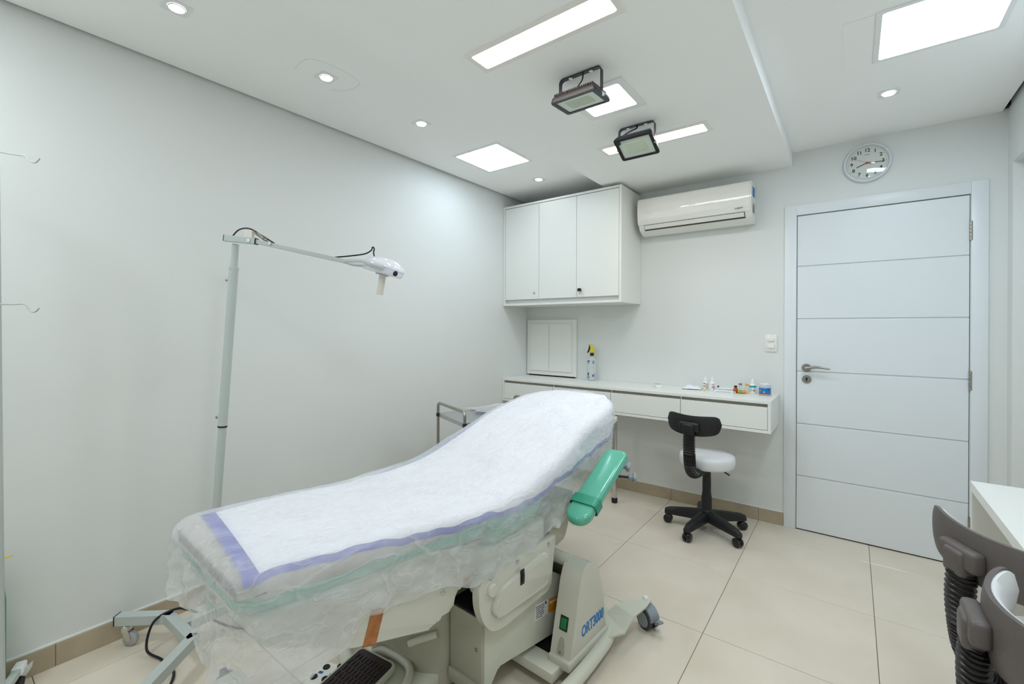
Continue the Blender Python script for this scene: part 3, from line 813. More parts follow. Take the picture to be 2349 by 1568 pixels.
def stool(name, loc, yaw, base_ang, label, shell, belm, rad0=0.30, seat_z=0.52, back_z=0.745, W=0.36, H=0.125, dist=0.285, group='swivel stools with a curved back', bs=1.0):
    r = empty(name, (loc[0], loc[1], 0), yaw, label, 'chair', group)
    # star base
    arm_src = None; cast_src = None
    bm = newbm(); lathe(bm, [(0.042, 0.078), (0.046, 0.09), (0.044, 0.125), (0.034, 0.145), (0.031, 0.15)], seg=28)
    hub = obj('base_hub', bm, 'black_plastic', r)
    for k in range(5):
        a = base_ang + k*2*PI/5 - yaw
        if arm_src is None:
            bm = newbm(); sec = []
            for i in range(9):
                t = i/8; x = 0.03 + 0.24*t
                hw = 0.034*(1-t) + 0.021*t; top = 0.135 - 0.022*t - 0.012*t*t; bot = 0.074 - 0.012*t
                if i == 8: hw *= 0.8; top -= 0.008
                sec.append([bm.verts.new((x, y, z)) for y, z in ((-hw, bot), (-hw*1.02, bot+(top-bot)*0.55), (-hw*0.62, top), (0, top+0.004), (hw*0.62, top), (hw*1.02, bot+(top-bot)*0.55), (hw, bot))])
            for i in range(8):
                for j in range(7): bm.faces.new((sec[i][j], sec[i][(j+1) % 7], sec[i+1][(j+1) % 7], sec[i+1][j]))
            bm.faces.new(sec[0]); bm.faces.new(list(reversed(sec[-1])))
            arm = obj('base_arm', bm, 'black_plastic', r, ang=50); arm_src = arm
            bm = newbm()
            for s in (-1, 1):
                lathe(bm, [(0.0, 0.0035), (0.025, 0.0035), (0.0290, 0.006), (0.0290, 0.018), (0.024, 0.0235), (0.014, 0.026), (0.0, 0.0265)], (0.250, 0, 0.0290), (0, s, 0), seg=24)
            prism(bm, smooth_poly([(0.236, 0.022), (0.25, 0.05), (0.278, 0.046), (0.27, 0.02)], 0.008), -0.0034, 0.0034, lambda p, q, h: (p, h, q))
            cyl(bm, (0.252, 0, 0.04), (0.252, 0, 0.086), 0.0065, seg=12)
            cast = obj('caster', bm, 'black_gloss', arm); cast_src = cast
            arm.rotation_euler = (0, 0, a); arm.scale = (bs, bs, 1)
        else:
            arm = copy_part(arm_src, r, rot=(0, 0, a)); copy_part(cast_src, arm)
    # gas column
    bm = newbm(); lathe(bm, [(0.033, 0.145), (0.033, 0.225), (0.0315, 0.228), (0.0285, 0.255), (0.0275, 0.262), (0.0272, 0.33), (0.0245, seat_z-0.10), (0.0245, seat_z-0.085)], seg=24)
    obj('column', bm, 'black_plastic', r)
    bm = newbm(); box(bm, -0.05, 0.05, -0.075, 0.06, seat_z-0.092, seat_z-0.083, bev=0.003)
    cyl(bm, (0.05, 0.03, seat_z-0.088), (0.128, 0.055, seat_z-0.135), 0.005, seg=10)
    obj('lever_plate', bm, 'black_plastic', r)
    # round upholstered seat
    bm = newbm(); lathe(bm, [(0.0, -0.083), (0.150, -0.083), (0.166, -0.078), (0.1735, -0.060), (0.1745, -0.030), (0.1715, -0.012), (0.1685, -0.0095), (0.160, -0.003), (0.125, 0.0015), (0.06, 0.0025), (0.0, 0.003)], (0, 0, seat_z), seg=56)
    obj('seat', bm, 'white_vinyl', r, ang=60)
    # ribbed bellows over the back bar
    path = catmull([(0, -0.10, seat_z-0.092), (0, -0.175, seat_z-0.094), (0, -0.235, seat_z-0.083), (0, -dist+0.012, seat_z-0.03), (0, -dist-0.004, seat_z+0.06), (0, -dist-0.008, seat_z+0.13), (0, -dist-0.004, back_z-0.045)], 40)
    # resample at 2 mm
    pp = [path[0]]; acc = 0; res = [path[0]]
    for a, b in zip(path, path[1:]):
        acc += (b-a).length
        if acc >= 0.0022: res.append(b); acc = 0
    rad = [0.0255 + (0.0038 if (i % 4) in (0, 1) else -0.001) for i in range(len(res))]
    bm = newbm(); tube(bm, res, 0.0255, seg=18, radii=rad, ry=0.0255*1.32, up=(0, 1, 0.2))
    obj('bellows', bm, belm, r, ang=25)
    # mount and backrest
    bm = newbm(); box(bm, -0.062, 0.062, -dist-0.024, -dist+0.012, back_z-0.032, back_z+0.026, bev=0.013, seg=4)
    box(bm, -0.034, 0.034, -dist-0.032, -dist+0.008, back_z-0.055, back_z+0.016, bev=0.012, seg=4)
    obj('back_mount', bm, shell, r)
    bm = newbm(); backrest_mesh(bm, W, H, 0.022, rad0, y0=-dist+0.016)
    br = obj('backrest', bm, shell, r, ang=60); br.location = (0, 0, back_z)
    bm = newbm(); backrest_mesh(bm, W, H, 0.016, rad0-0.008, y0=-dist+0.024, bulge=0.018, shrink=0.95)
    pd = obj('back_cushion', bm, 'white_vinyl', br, ang=60)
    return r
stool('swivel_stool', (-0.775, 3.205), math.radians(-7), math.radians(41), 'black swivel stool with white seat in front of the counter drawers', 'black_plastic', 'bellows')

# ------------------------------------------------------------------ desk at the right
def desk():
    x0, x1, y0, y1, zt = 0.380, XR+0.155, 0.55, 2.542, 0.750
    r = empty('desk', ((x0+x1)/2, (y0+y1)/2, 0), label='white laminate desk along the right wall behind the near stools', cat='desk')
    ox, oy = (x0+x1)/2, (y0+y1)/2
    def B(nm, a, b, c, d, e, f, m='white_laminate', bev=0.0008):
        bm = newbm(); box(bm, a-ox, b-ox, c-oy, d-oy, e, f, bev=bev, seg=1); return obj(nm, bm, m, r, smooth=False)
    B('desk_top', x0, x1, y0, y1, zt-0.036, zt)
    B('end_panel', x0+0.001, x1, y1-0.02, y1, 0.0, zt-0.0365)
    B('end_panel', x0+0.001, x1, y0, y0+0.02, 0.0, zt-0.0365)
    B('back_panel', x1-0.018, x1, y0+0.02, y1-0.02, 0.0, zt-0.0365, 'white_laminate_inner')
desk()
stool('swivel_stool', (0.498, 1.862), math.radians(-62), math.radians(20), 'grey-shelled stool pushed in at the white desk, further of the two', 'grey_shell', 'bellows', seat_z=0.50, back_z=0.738, bs=0.77, W=0.43, H=0.135, rad0=0.42)
stool('swivel_stool', (0.507, 1.385), math.radians(-90), math.radians(55), 'grey-shelled stool at the white desk, nearest the viewer', 'grey_shell', 'bellows', seat_z=0.49, back_z=0.72, bs=0.77, W=0.43, H=0.135)

# ------------------------------------------------------------------ exam bed (local frame: u across, v along, z up)
BO = V(-1.35, 0, 0); BT = math.radians(-3.0); V0 = 1.35
bed_loc = BO + V(math.sin(math.radians(3))*V0, math.cos(math.radians(3))*V0, 0)
def L3(u, v, z): return Vector((u, v-V0, z))
SIDE = lambda a, b, h: (h, a-V0, b)
bed = empty('exam_bed', bed_loc, BT, 'electric exam bed with green cushions and cream metal lift', 'exam bed')

TT = [(0.30, 0.800), (0.45, 0.803), (0.70, 0.790), (1.00, 0.765), (1.20, 0.760), (1.38, 0.772), (1.60, 0.842), (1.85, 0.925), (2.10, 0.980), (2.25, 0.997), (2.40, 1.0)]
def T(v):
    s = 0.0
    for k in (-0.06, -0.03, 0, 0.03, 0.06): s += lerp_tab(TT, v+k)
    return s/5
def halfw(v):
    if v > 2.02: return 0.305*math.sqrt(max(0.0, 1-((v-2.02)/0.31)**2))
    if v < 0.50: return 0.205 + 0.07*math.sqrt(max(0.0, 1-((0.50-v)/0.07)**2))
    return lerp_tab([(0.50, 0.275), (0.70, 0.290), (1.0, 0.295), (1.15, 0.335), (1.55, 0.335), (1.8, 0.315), (2.02, 0.305)], v)

# cushions
def cushion(name, v0, v1, top_off, thick, n=26, wofs=-0.014):
    bm = newbm(); secs = []
    for i in range(n+1):
        t = i/n; v = v0 + (v1-v0)*t
        e = min(1.0, min(t, 1-t)*n/2.0)                    # soften the ends
        sh = 0.016*(1-e)
        vv = min(v, 2.325)
        hw = max(halfw(vv)+wofs-sh*0.6, 0.02); zt = T(v)+top_off-sh; zb = T(v)+top_off-thick+sh
        rr = min(0.034, hw*0.5); q = []
        for cx, cz, a0 in ((hw-rr, zt-rr, 0), (-hw+rr, zt-rr, 90), (-hw+rr, zb+rr, 180), (hw-rr, zb+rr, 270)):
            for k in range(5):
                a = math.radians(a0 + 90*k/4); q.append((cx+rr*math.cos(a), cz+rr*math.sin(a)))
        secs.append([bm.verts.new(L3(x, v, z)) for x, z in q])
    m = len(secs[0])
    for i in range(n):
        for k in range(m): bm.faces.new((secs[i][k], secs[i][(k+1) % m], secs[i+1][(k+1) % m], secs[i+1][k]))
    bm.faces.new(list(reversed(secs[0]))); bm.faces.new(secs[-1])
    return obj(name, bm, 'green_vinyl', bed, ang=50)
cushion('leg_cushion', 0.447, 1.175, -0.020, 0.095)
cc = cushion('leg_cover', 0.446, 1.10, -0.0165, 0.074, wofs=-0.0115); cc.data.materials[0] = MATS['beige_cover']; cc['label'] = 'beige protective cover over the leg cushion'
cushion('seat_cushion', 1.185, 1.50, -0.018, 0.140, n=14)
cushion('back_cushion', 1.51, 2.32, -0.018, 0.095)

def sideprism(name, poly, u0, u1, m, parent=bed, rnd=0.01, bev=0.004, ang=40):
    bm = newbm(); prism(bm, smooth_poly(poly, rnd, 4), u0, u1, SIDE, bev=bev, seg=3)
    return obj(name, bm, m, parent, ang=ang)

# leg-section shell with rounded belly
sideprism('leg_shell', [(0.46, 0.700), (0.47, 0.640), (0.70, 0.512), (0.975, 0.424), (1.000, 0.446), (1.058, 0.444), (1.070, 0.485), (1.090, 0.505), (1.165, 0.488), (1.175, 0.62), (0.90, 0.675)], -0.265, 0.272, 'cream_plastic', rnd=[0.02, 0.03, 0.03, 0.02, 0.012, 0.014, 0.01, 0.01, 0.01, 0.01, 0.01], bev=0.012)
# seat side cheeks
cheek = [(1.120, 0.500), (1.150, 0.536), (1.558, 0.531), (1.538, 0.417), (1.523, 0.330), (1.245, 0.318), (1.185, 0.330), (1.142, 0.378), (1.120, 0.440)]
for sgn in (1, -1):
    a, b = (0.300, 0.330) if sgn > 0 else (-0.330, -0.300)
    ck = sideprism('seat_cheek', cheek, a, b, 'cream_plastic', rnd=[0.01, 0.01, 0.008, 0.02, 0.02, 0.05, 0.04, 0.04, 0.03], bev=0.010)
    if sgn > 0:
        boss = sideprism('cheek_boss', [(1.178, 0.425), (1.215, 0.460), (1.470, 0.500), (1.508, 0.468), (1.508, 0.385), (1.470, 0.368), (1.215, 0.372), (1.180, 0.392)], 0.326, 0.344, 'cream_plastic', ck, rnd=0.035, bev=0.009)
        bm = newbm(); box(bm, 0.342, 0.3465, 1.316-V0, 1.338-V0, 0.436, 0.490, bev=0.002)
        box(bm, 0.344, 0.3515, 1.320-V0, 1.334-V0, 0.446, 0.480, bev=0.003, M=None)
        obj('rocker_switch', bm, 'black_plastic', ck)
        for vv, zz in ((1.178, 0.520), (1.316, 0.519), (1.508, 0.512)):
            bm = newbm(); lathe(bm, [(0.0085, 0), (0.008, 0.003), (0.005, 0.005), (0, 0.0055)], L3(0.330, vv, zz), (1, 0, 0), seg=16)
            obj('screw', bm, 'screw_zinc', ck)
bm = newbm(); lathe(bm, [(0.0085, 0), (0.008, 0.003), (0.005, 0.005), (0, 0.0055)], L3(0.272, 1.015, 0.520), (1, 0, 0), seg=16)
obj('screw', bm, 'screw_zinc', bed)
# seat cross frame and hinge bosses
bm = newbm(); box(bm, -0.300, 0.300, 1.17-V0, 1.52-V0, 0.47, 0.60, bev=0.006)
obj('seat_frame', bm, 'cream_metal', bed)
for u0, s in ((0.262, 1), (-0.262, -1)):
    bm = newbm(); lathe(bm, [(0.034, 0), (0.036, 0.01), (0.036, 0.062), (0.031, 0.07), (0.022, 0.0705), (0.022, 0.078), (0.019, 0.082), (0, 0.082)], L3(u0, 1.178, 0.478), (s, 0, 0), seg=32)
    obj('hinge_boss', bm, 'cream_plastic', bed)
    bm = newbm(); lathe(bm, [(0.020, 0), (0.020, 0.05), (0.016, 0.062), (0, 0.066)], L3(u0, 1.588, 0.560), (s, 0, 0), seg=24)
    obj('hinge_boss', bm, 'plastic_white', bed)
# inclined lift arm box
arm_poly = [(1.196, 0.352), (1.196, 0.100), (1.222, 0.092), (1.272, 0.143), (1.627, 0.085), (1.700, 0.100), (1.716, 0.275), (1.64, 0.325)]
lift = sideprism('lift_arm', arm_poly, 0.10, 0.282, 'cream_metal', rnd=0.008, bev=0.003)
sideprism('lift_arm', arm_poly, -0.282, -0.10, 'cream_metal', rnd=0.008, bev=0.003)
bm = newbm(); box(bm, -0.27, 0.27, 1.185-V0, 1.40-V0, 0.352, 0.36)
obj('opening_shade', bm, 'black_void', bed, smooth=False)  # black sheet standing in for the shade inside the opening
bm = newbm(); box(bm, 0.125, 0.285, 1.180-V0, 1.196-V0, 0.10, 0.352, bev=0.004)
fp = obj('front_plate', bm, 'cream_dark', bed)
bm = newbm(); box(bm, 0.130, 0.290, 1.168-V0, 1.182-V0, 0.085, 0.130, bev=0.003)
obj('front_lip', bm, 'cream_dark', fp)
for zz in (0.245, 0.12):
    bm = newbm(); lathe(bm, [(0.006, 0), (0.005, 0.004), (0, 0.005)], L3(0.262, 1.180, zz), (0, -1, 0), seg=12)
    obj('screw', bm, 'steel', fp)
# rounded front shroud with a slot
sh_poly = smooth_poly([(-0.29, 1.15), (-0.24, 1.08), (0.02, 1.09), (0.12, 1.16), (0.12, 1.45), (-0.29, 1.45)], [0.07, 0.08, 0.06, 0.03, 0.01, 0.01], 6)
bm = newbm(); prism(bm, sh_poly, 0.05, 0.47, lambda a, b, h: (a, b-V0, h), bev=0.02, seg=4)
sh = obj('lift_shroud', bm, 'cream_dark', bed, ang=50)
bm = newbm(); tube(bm, [L3(0.015, 1.083, 0.205), L3(0.05, 1.105, 0.225), L3(0.105, 1.14, 0.25)], 0.013, seg=14)
obj('slot_moulding', bm, 'cream_plastic', sh)
# stickers on the lift arm
def side_quad(name, vz, u, m, parent):
    bm = newbm(); prism(bm, vz, u, u+0.0008, SIDE); return obj(name, bm, m, parent, smooth=False)
lab = side_quad('white_label', [(1.484, 0.199), (1.573, 0.189), (1.576, 0.246), (1.488, 0.263)], 0.2822, 'white_label', lift)
side_quad('orange_label', [(1.574, 0.189), (1.662, 0.176), (1.672, 0.222), (1.577, 0.246)], 0.2822, 'orange_label', lift)
text_obj('Segurança', 0.016, 'white_ink', lift, frame_m(L3(0.2833, 1.612, 0.224), (0, 1, -0.16), (0, 0.16, 1)), name='lettering')
bm = newbm(); random.seed(3)
for k in range(7):
    z = 0.2500 - k*0.0072; vv = 1.490
    for l in ((0.034, 0.02), (0.056,), (0.03, 0.022), (0.05,), (0.056,), (0.02, 0.03), (0.04,))[k]:
        zo = -(vv-1.49)*0.17
        prism(bm, [(vv, z+zo), (vv+l, z+zo-l*0.17), (vv+l, z+zo-l*0.17+0.0026), (vv, z+zo+0.0026)], 0.2828, 0.2832, SIDE); vv += l+0.004
prism(bm, [(1.553, 0.236), (1.561, 0.234), (1.561, 0.246), (1.553, 0.248)], 0.2828, 0.2832, SIDE)
obj('printed_lines', bm, 'black_ink', lab, smooth=False)

# base: transverse beams, bumper tubes, outrigger arms, casters
bm = newbm(); box(bm, -0.40, 0.40, 1.435-V0, 1.52-V0, 0.040, 0.078, bev=0.004)
obj('base_beam', bm, 'cream_metal', bed)
bm = newbm(); box(bm, -0.10, 0.10, 0.60-V0, 1.42-V0, 0.055, 0.10, bev=0.004)
obj('base_beam', bm, 'cream_metal', bed)
bm = newbm(); box(bm, -0.46, 0.46, 0.60-V0, 0.68-V0, 0.085, 0.115, bev=0.004)
obj('base_beam', bm, 'cream_metal', bed)
for s in (1, -1):
    pts = catmull([L3(s*0.10, 0.98, 0.06), L3(s*0.33, 1.02, 0.06), L3(s*0.44, 1.15, 0.06), L3(s*0.465, 1.4, 0.06), L3(s*0.462, 1.62, 0.06), L3(s*0.44, 1.80, 0.062), L3(s*0.36, 1.90, 0.063), L3(s*0.2, 1.93, 0.063), L3(0, 1.935, 0.063)], 8)
    bm = newbm(); tube(bm, pts, 0.026, seg=16)
    obj('bumper_tube', bm, 'cream_metal', bed)
    # bent outrigger plate
    bm = newbm(); pl = [(0.40, 1.78, 0.085), (0.445, 1.84, 0.088), (0.46, 1.90, 0.118), (0.49, 1.99, 0.122), (0.50, 2.05, 0.122)]
    wv = [0.075, 0.07, 0.052, 0.036, 0.020]; rings = []
    for i, p in enumerate(pl):
        d = Vector(pl[min(i+1, 4)]) - Vector(pl[max(i-1, 0)]); d.z = 0; d.normalize(); nrm = Vector((d.y, -d.x, 0))
        c = Vector(p); q = []
        for w_, h in ((-1, 0), (1, 0), (1, -0.008), (-1, -0.008)):
            x = c + nrm*(w_*wv[i]) + V(0, 0, h); q.append(bm.verts.new(L3(s*x.x, x.y, x.z)))
        rings.append(q)
    for i in range(4):
        for k in range(4): bm.faces.new((rings[i][k], rings[i][(k+1) % 4], rings[i+1][(k+1) % 4], rings[i+1][k]))
    bm.faces.new(rings[0]); bm.faces.new(list(reversed(rings[-1])))
    op = obj('outrigger_arm', bm, 'cream_metal', bed, smooth=False)
    bm = newbm(); lathe(bm, [(0.013, 0), (0.013, 0.006), (0.009, 0.011), (0, 0.012)], L3(s*0.498, 2.035, 0.122), seg=16)
    obj('bolt_cap', bm, 'plastic_white', op)

def bed_caster(u, v, ang, dark=False):
    bm = newbm(); c = Matrix.Translation(L3(u, v, 0)) @ Matrix.Rotation(ang, 4, 'Z')
    R = 0.044
    lathe(bm, [(0.0, -0.0), (0.030, 0.0), (0.030, 0.006)], (0, 0, 0)); bmesh.ops.delete(bm, geom=list(bm.verts), context='VERTS')
    # fork hood
    hood = [(-0.052, 0.05), (-0.046, 0.076), (-0.02, 0.098), (0.006, 0.104), (0.022, 0.102), (0.028, 0.085), (0.012, 0.062), (-0.03, 0.040)]
    prism(bm, smooth_poly(hood, 0.012, 4), -0.024, 0.024, lambda a, b, h: (a-0.012, h, b), bev=0.005, seg=3)
    cyl(bm, (0.004, 0, 0.098), (0.004, 0, 0.116), 0.012, seg=16)
    prism(bm, smooth_poly([(-0.055, 0.062), (-0.085, 0.072), (-0.088, 0.064), (-0.058, 0.045)], 0.004), -0.012, 0.012, lambda a, b, h: (a-0.012, h, b), bev=0.002)
    o = obj('caster_fork', bm, 'caster_grey' if not dark else 'navy_ink', bed, mw=c)
    bm = newbm()
    for s in (-1, 1):
        lathe(bm, [(0.0, 0.009), (0.040, 0.009), (R, 0.012), (R, 0.026), (0.040, 0.030), (0.034, 0.031)], (-0.012, 0, R), (0, s, 0), seg=36, capb=False)
    w_ = obj('caster_wheel', bm, 'caster_tread' if not dark else 'black_plastic', o)
    bm = newbm()
    for s in (-1, 1):
        lathe(bm, [(0.034, 0.030), (0.031, 0.033), (0.012, 0.0335), (0.0, 0.033)], (-0.012, 0, R), (0, s, 0), seg=36, capa=False)
    obj('wheel_disc', bm, 'caster_grey', w_)
bed_caster(0.500, 2.035, math.radians(155))
bed_caster(-0.500, 2.035, math.radians(60))
bed_caster(-0.485, 0.645, math.radians(200), True)
bed_caster(0.485, 0.645, math.radians(120), True)

# base housing with power switch and lettering
hp = [(1.494, 0.080), (1.500, 0.10), (1.570, 0.365), (1.592, 0.408), (1.625, 0.424), (1.660, 0.418), (1.710, 0.380), (1.752, 0.250), (1.780, 0.085)]
hb = newbm()
hpp = smooth_poly(hp, [0.005, 0.01, 0.03, 0.02, 0.03, 0.03, 0.05, 0.05, 0.01], 4)
prism(hb, hpp, -0.405, 0.420, SIDE, bev=0.030, seg=5)
# hollow for the lift arm: build as two towers joined by a back bridge
hb.free()
house = None
for a, b in ((0.345, 0.436), (-0.43, -0.345)):
    bm = newbm(); prism(bm, hpp, a, b, SIDE, bev=0.024, seg=5)
    o = obj('base_housing', bm, 'cream_plastic', bed, ang=50)
    if house is None: house = o
    bm = newbm(); box(bm, a-0.002, b+0.006, 1.486-V0, 1.788-V0, 0.066, 0.105, bev=0.008, seg=3)
    obj('housing_foot', bm, 'cream_plastic', o)
bm = newbm(); prism(bm, smooth_poly([(1.60, 0.422), (1.660, 0.418), (1.71, 0.38), (1.752, 0.25), (1.78, 0.09), (1.755, 0.09), (1.732, 0.25), (1.70, 0.35), (1.60, 0.39)], 0.02, 3), -0.36, 0.36, SIDE)
obj('housing_bridge', bm, 'cream_plastic', bed)
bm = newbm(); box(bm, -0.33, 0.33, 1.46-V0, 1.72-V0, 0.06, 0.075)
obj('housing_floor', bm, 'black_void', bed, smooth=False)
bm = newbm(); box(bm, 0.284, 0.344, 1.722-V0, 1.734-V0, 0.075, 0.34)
obj('housing_gap_shade', bm, 'black_void', bed, smooth=False)  # black plate painting the darkness between lift arm and housing
def front_slope(z): return 1.500 + (1.570-1.500)*(z-0.10)/0.265
bm = newbm(); MS = frame_m(L3(0.389, front_slope(0.215)-0.0005, 0.215), (1, 0, 0), (0, 0.264, 1))
box(bm, -0.018, 0.018, -0.026, 0.026, -0.001, 0.003, bev=0.002)
ps = obj('power_switch', bm, 'black_gloss', house, mw=MS)
bm = newbm(); box(bm, -0.013, 0.013, -0.020, 0.020, 0.002, 0.0055, bev=0.002)
obj('rocker', bm, 'green_switch', ps)
bm = newbm(); MS = frame_m(L3(0.389, front_slope(0.135)-0.0005, 0.135), (1, 0, 0), (0, 0.264, 1))
prism(bm, smooth_poly([(-0.017, -0.028), (0.017, -0.028), (0.014, 0.012), (0.006, 0.034), (-0.006, 0.034), (-0.014, 0.012)], 0.01), -0.0005, 0.0012, lambda a, b, h: (a, b, h))
sc_ = obj('screw_recess', bm, 'cream_dark', house, mw=MS)
bm = newbm(); lathe(bm, [(0.005, 0.001), (0.004, 0.003), (0, 0.0035)], (0, -0.018, 0), seg=12)
obj('screw', bm, 'steel', sc_)
text_obj('ORT3000', 0.060, 'blue_ink', house, frame_m(L3(0.4366, 1.668, 0.170), (0, 1, 0.0), (0, -0.12, 1)), bold=0.0014, extrude=0.0006, sx=0.72)

# backrest support bracket
sideprism('back_bracket', [(1.565, 0.590), (1.73, 0.66), (1.74, 0.62), (1.67, 0.475), (1.635, 0.455), (1.565, 0.468), (1.552, 0.53)], -0.29, 0.30, 'cream_dark', rnd=0.02, bev=0.008)
bm = newbm(); prism(bm, [(1.52, 0.645), (2.26, 0.885), (2.26, 0.865), (1.52, 0.62)], -0.24, 0.24, SIDE)
obj('back_tray', bm, 'cream_metal', bed, smooth=False)

# green arm board along the backrest, strap and clamp knobs
A0, A1 = (1.60, 0.602), (1.93, 0.776)
dv, dz = A1[0]-A0[0], A1[1]-A0[1]; Ln = math.hypot(dv, dz); dv /= Ln; dz /= Ln
MA = frame_m(L3(0.402, (A0[0]+A1[0])/2, (A0[1]+A1[1])/2), (1, 0, 0), (0, dv, dz))
Lh = 0.212
bm = newbm(); pillow(bm, 0.055, Lh, (0.050, 0.030), 0.022, 0.016)
ab = obj('arm_board', bm, 'green_vinyl', bed, ang=80, mw=MA)
bm = newbm()
q = smooth_poly([(-0.059, -0.0255), (0.059, -0.0255), (0.059, 0.0255), (-0.059, 0.0255)], 0.018, 4); n = len(q)
qa = [(x*1.05, z*1.16) for x, z in q]
R_ = [[bm.verts.new((x, y, z)) for x, z in p] for p, y in ((q, -0.088), (qa, -0.088), (qa, -0.132), (q, -0.132))]
for i in range(4):
    for k in range(n): bm.faces.new((R_[i][k], R_[i][(k+1) % n], R_[(i+1) % 4][(k+1) % n], R_[(i+1) % 4][k]))
obj('strap', bm, 'green_strap', ab, ang=50)
for (uu, vv, zz, d) in ((0.40, 1.985, 0.722, (0.85, 0.35, -0.2)), (0.405, 1.955, 0.680, (0.9, 0.6, -0.1))):
    d = Vector(d).normalized(); p = L3(uu, vv, zz); rod = 0.025 if zz > 0.7 else 0.06
    bm = newbm(); cyl(bm, p - d*0.07, p + d*rod, 0.006, seg=12)
    cr = obj('clamp_rod', bm, 'black_metal', bed)
    bm = newbm(); lathe(bm, [(0.011, -0.02), (0.013, -0.002), (0.013, 0.0)], p + d*rod, d, seg=20)
    a1 = d.cross(V(0, 0, 1)).normalized(); a2 = d.cross(a1)
    q = [( (0.021+0.004*math.cos(3*t))*math.cos(t), (0.021+0.004*math.cos(3*t))*math.sin(t)) for t in [2*PI*k/36 for k in range(36)]]
    prism(bm, q, 0.0, 0.014, lambda a, b, h: tuple(p + d*(rod+h) + a1*a + a2*b), bev=0.004, seg=3)
    obj('knob', bm, 'caster_grey', cr)
# brown tape wrapped round the leg shell
bm = newbm(); tp = [(0.762, 0.585), (0.735, 0.498), (0.775, 0.486), (0.802, 0.572)]
prism(bm, tp, 0.2725, 0.2736, SIDE); prism(bm, [(0.735, 0.4975), (0.775, 0.4845), (0.775, 0.4835), (0.735, 0.4965)], 0.10, 0.2736, SIDE)
obj('brown_tape', bm, 'brown_tape', bed, smooth=False)
bm = newbm(); prism(bm, [(1.105, 0.506), (1.13, 0.5), (1.13, 0.52), (1.105, 0.525)], 0.2725, 0.2736, SIDE)
obj('brown_tape', bm, 'brown_tape', bed, smooth=False)

# foot step with ribbed rubber mat
MF = frame_m(L3(-0.085, 0.905, 0.118), (0.985, 0.17, 0), (-0.17, 0.985, 0.10))
bm = newbm(); prism(bm, smooth_poly([(-0.092, -0.135), (0.092, -0.135), (0.092, 0.135), (-0.092, 0.135)], 0.02, 5), -0.020, 0.0, lambda a, b, h: (a, b, h), bev=0.004)
fs = obj('foot_step', bm, 'cream_plastic', bed, mw=MF)
bm = newbm(); prism(bm, smooth_poly([(-0.083, -0.127), (0.083, -0.127), (0.083, 0.127), (-0.083, 0.127)], 0.016, 5), 0.0, 0.003, lambda a, b, h: (a, b, h), bev=0.001)
rm = obj('rubber_mat', bm, 'rubber_mat', fs)
bm = newbm()
for j in range(8):
    for i in range(9):
        x = -0.070 + i*0.0165 + (0.004 if j % 2 else 0); y = -0.11 + j*0.029
        box(bm, x-0.0025, x+0.0025, y-0.011, y+0.011, 0.003, 0.0055)
rb = obj('mat_ribs', bm, 'rubber_mat', rm, smooth=False); rb['kind'] = 'stuff'
bm = newbm(); tube(bm, catmull([L3(-0.17, 1.05, 0.10), L3(-0.13, 1.075, 0.118), L3(0.0, 1.085, 0.122), L3(0.06, 1.04, 0.115), L3(0.085, 0.95, 0.095), L3(0.08, 0.86, 0.09)], 8), 0.014, seg=12)
obj('step_tube', bm, 'cream_plastic', bed)
# brackets carrying the step down to the floor
for uu, vv in ((-0.02, 0.82), (-0.15, 0.97)):
    bm = newbm(); cyl(bm, L3(uu, vv, 0.0), L3(uu, vv, 0.105), 0.010, seg=12)
    obj('step_foot', bm, 'black_rubber', fs if False else bed)

# ------------------------------------------------------------------ absorbent pad on the cushions
pad = empty('absorbent_pad', bed_loc, BT, 'white absorbent pad with a blue edge lying on the exam bed', 'pad')
def over(a, v, drop, rr):
    """point at cross distance a over the cushion section at v; drop = depth under the sheet surface"""
    w_ = max(halfw(min(v, 2.27)), 0.12); wi = w_-rr; s = 1 if a >= 0 else -1; b = abs(a); zt = T(v)-0.008*(min(b, wi)/0.3)**2
    r2 = rr-drop
    if b <= wi: return (s*b, zt-drop)
    arc = (b-wi)
    if arc < rr*PI/2:
        t = arc/rr; return (s*(wi+r2*math.sin(t)), zt-rr+r2*math.cos(t))
    return (s*(wi+r2), zt-rr-(arc-rr*PI/2))
def pad_layer(name, ins, drop, m):
    near = [(0.40, 0.256), (0.52, 0.270), (0.70, 0.290), (1.0, 0.332), (1.2, 0.362), (1.38, 0.392), (1.75, 0.440), (2.2, 0.452)]
    far = [(0.40, -0.235), (1.0, -0.300), (1.6, -0.292), (1.9, -0.31), (2.2, -0.33)]
    bm = newbm(); na, nb = 60, 110; G = []
    for j in range(nb+1):
        row = []
        for i in range(na+1):
            s = i/na
            v0 = 0.453*s + 0.505*(1-s) + ins*1.35; v = v0 + (2.295-0.3*ins-v0)*j/nb
            a0 = lerp_tab(far, v)+ins*0.8; a1 = lerp_tab(near, v)-ins*(1.0 if v < 1.2 else 0.85)
            if v > 2.05: k_ = halfw(min(v, 2.27))/0.305; a0 *= k_; a1 *= k_
            wob = 0.004*math.sin(v*31)+0.003*math.sin(v*67+1)
            a = a0 + (a1-a0+wob)*s
            u, z = over(a, v, drop, 0.042)
            row.append(bm.verts.new(L3(u, v, z)))
        G.append(row)
    for j in range(nb):
        for i in range(na): bm.faces.new((G[j][i], G[j][i+1], G[j+1][i+1], G[j+1][i]))
    return obj(name, bm, m, pad, ang=180)
pad_layer('backing', 0.0, 0.011, 'pad_blue')
pad_layer('core', 0.026, 0.0085, 'pad_core')

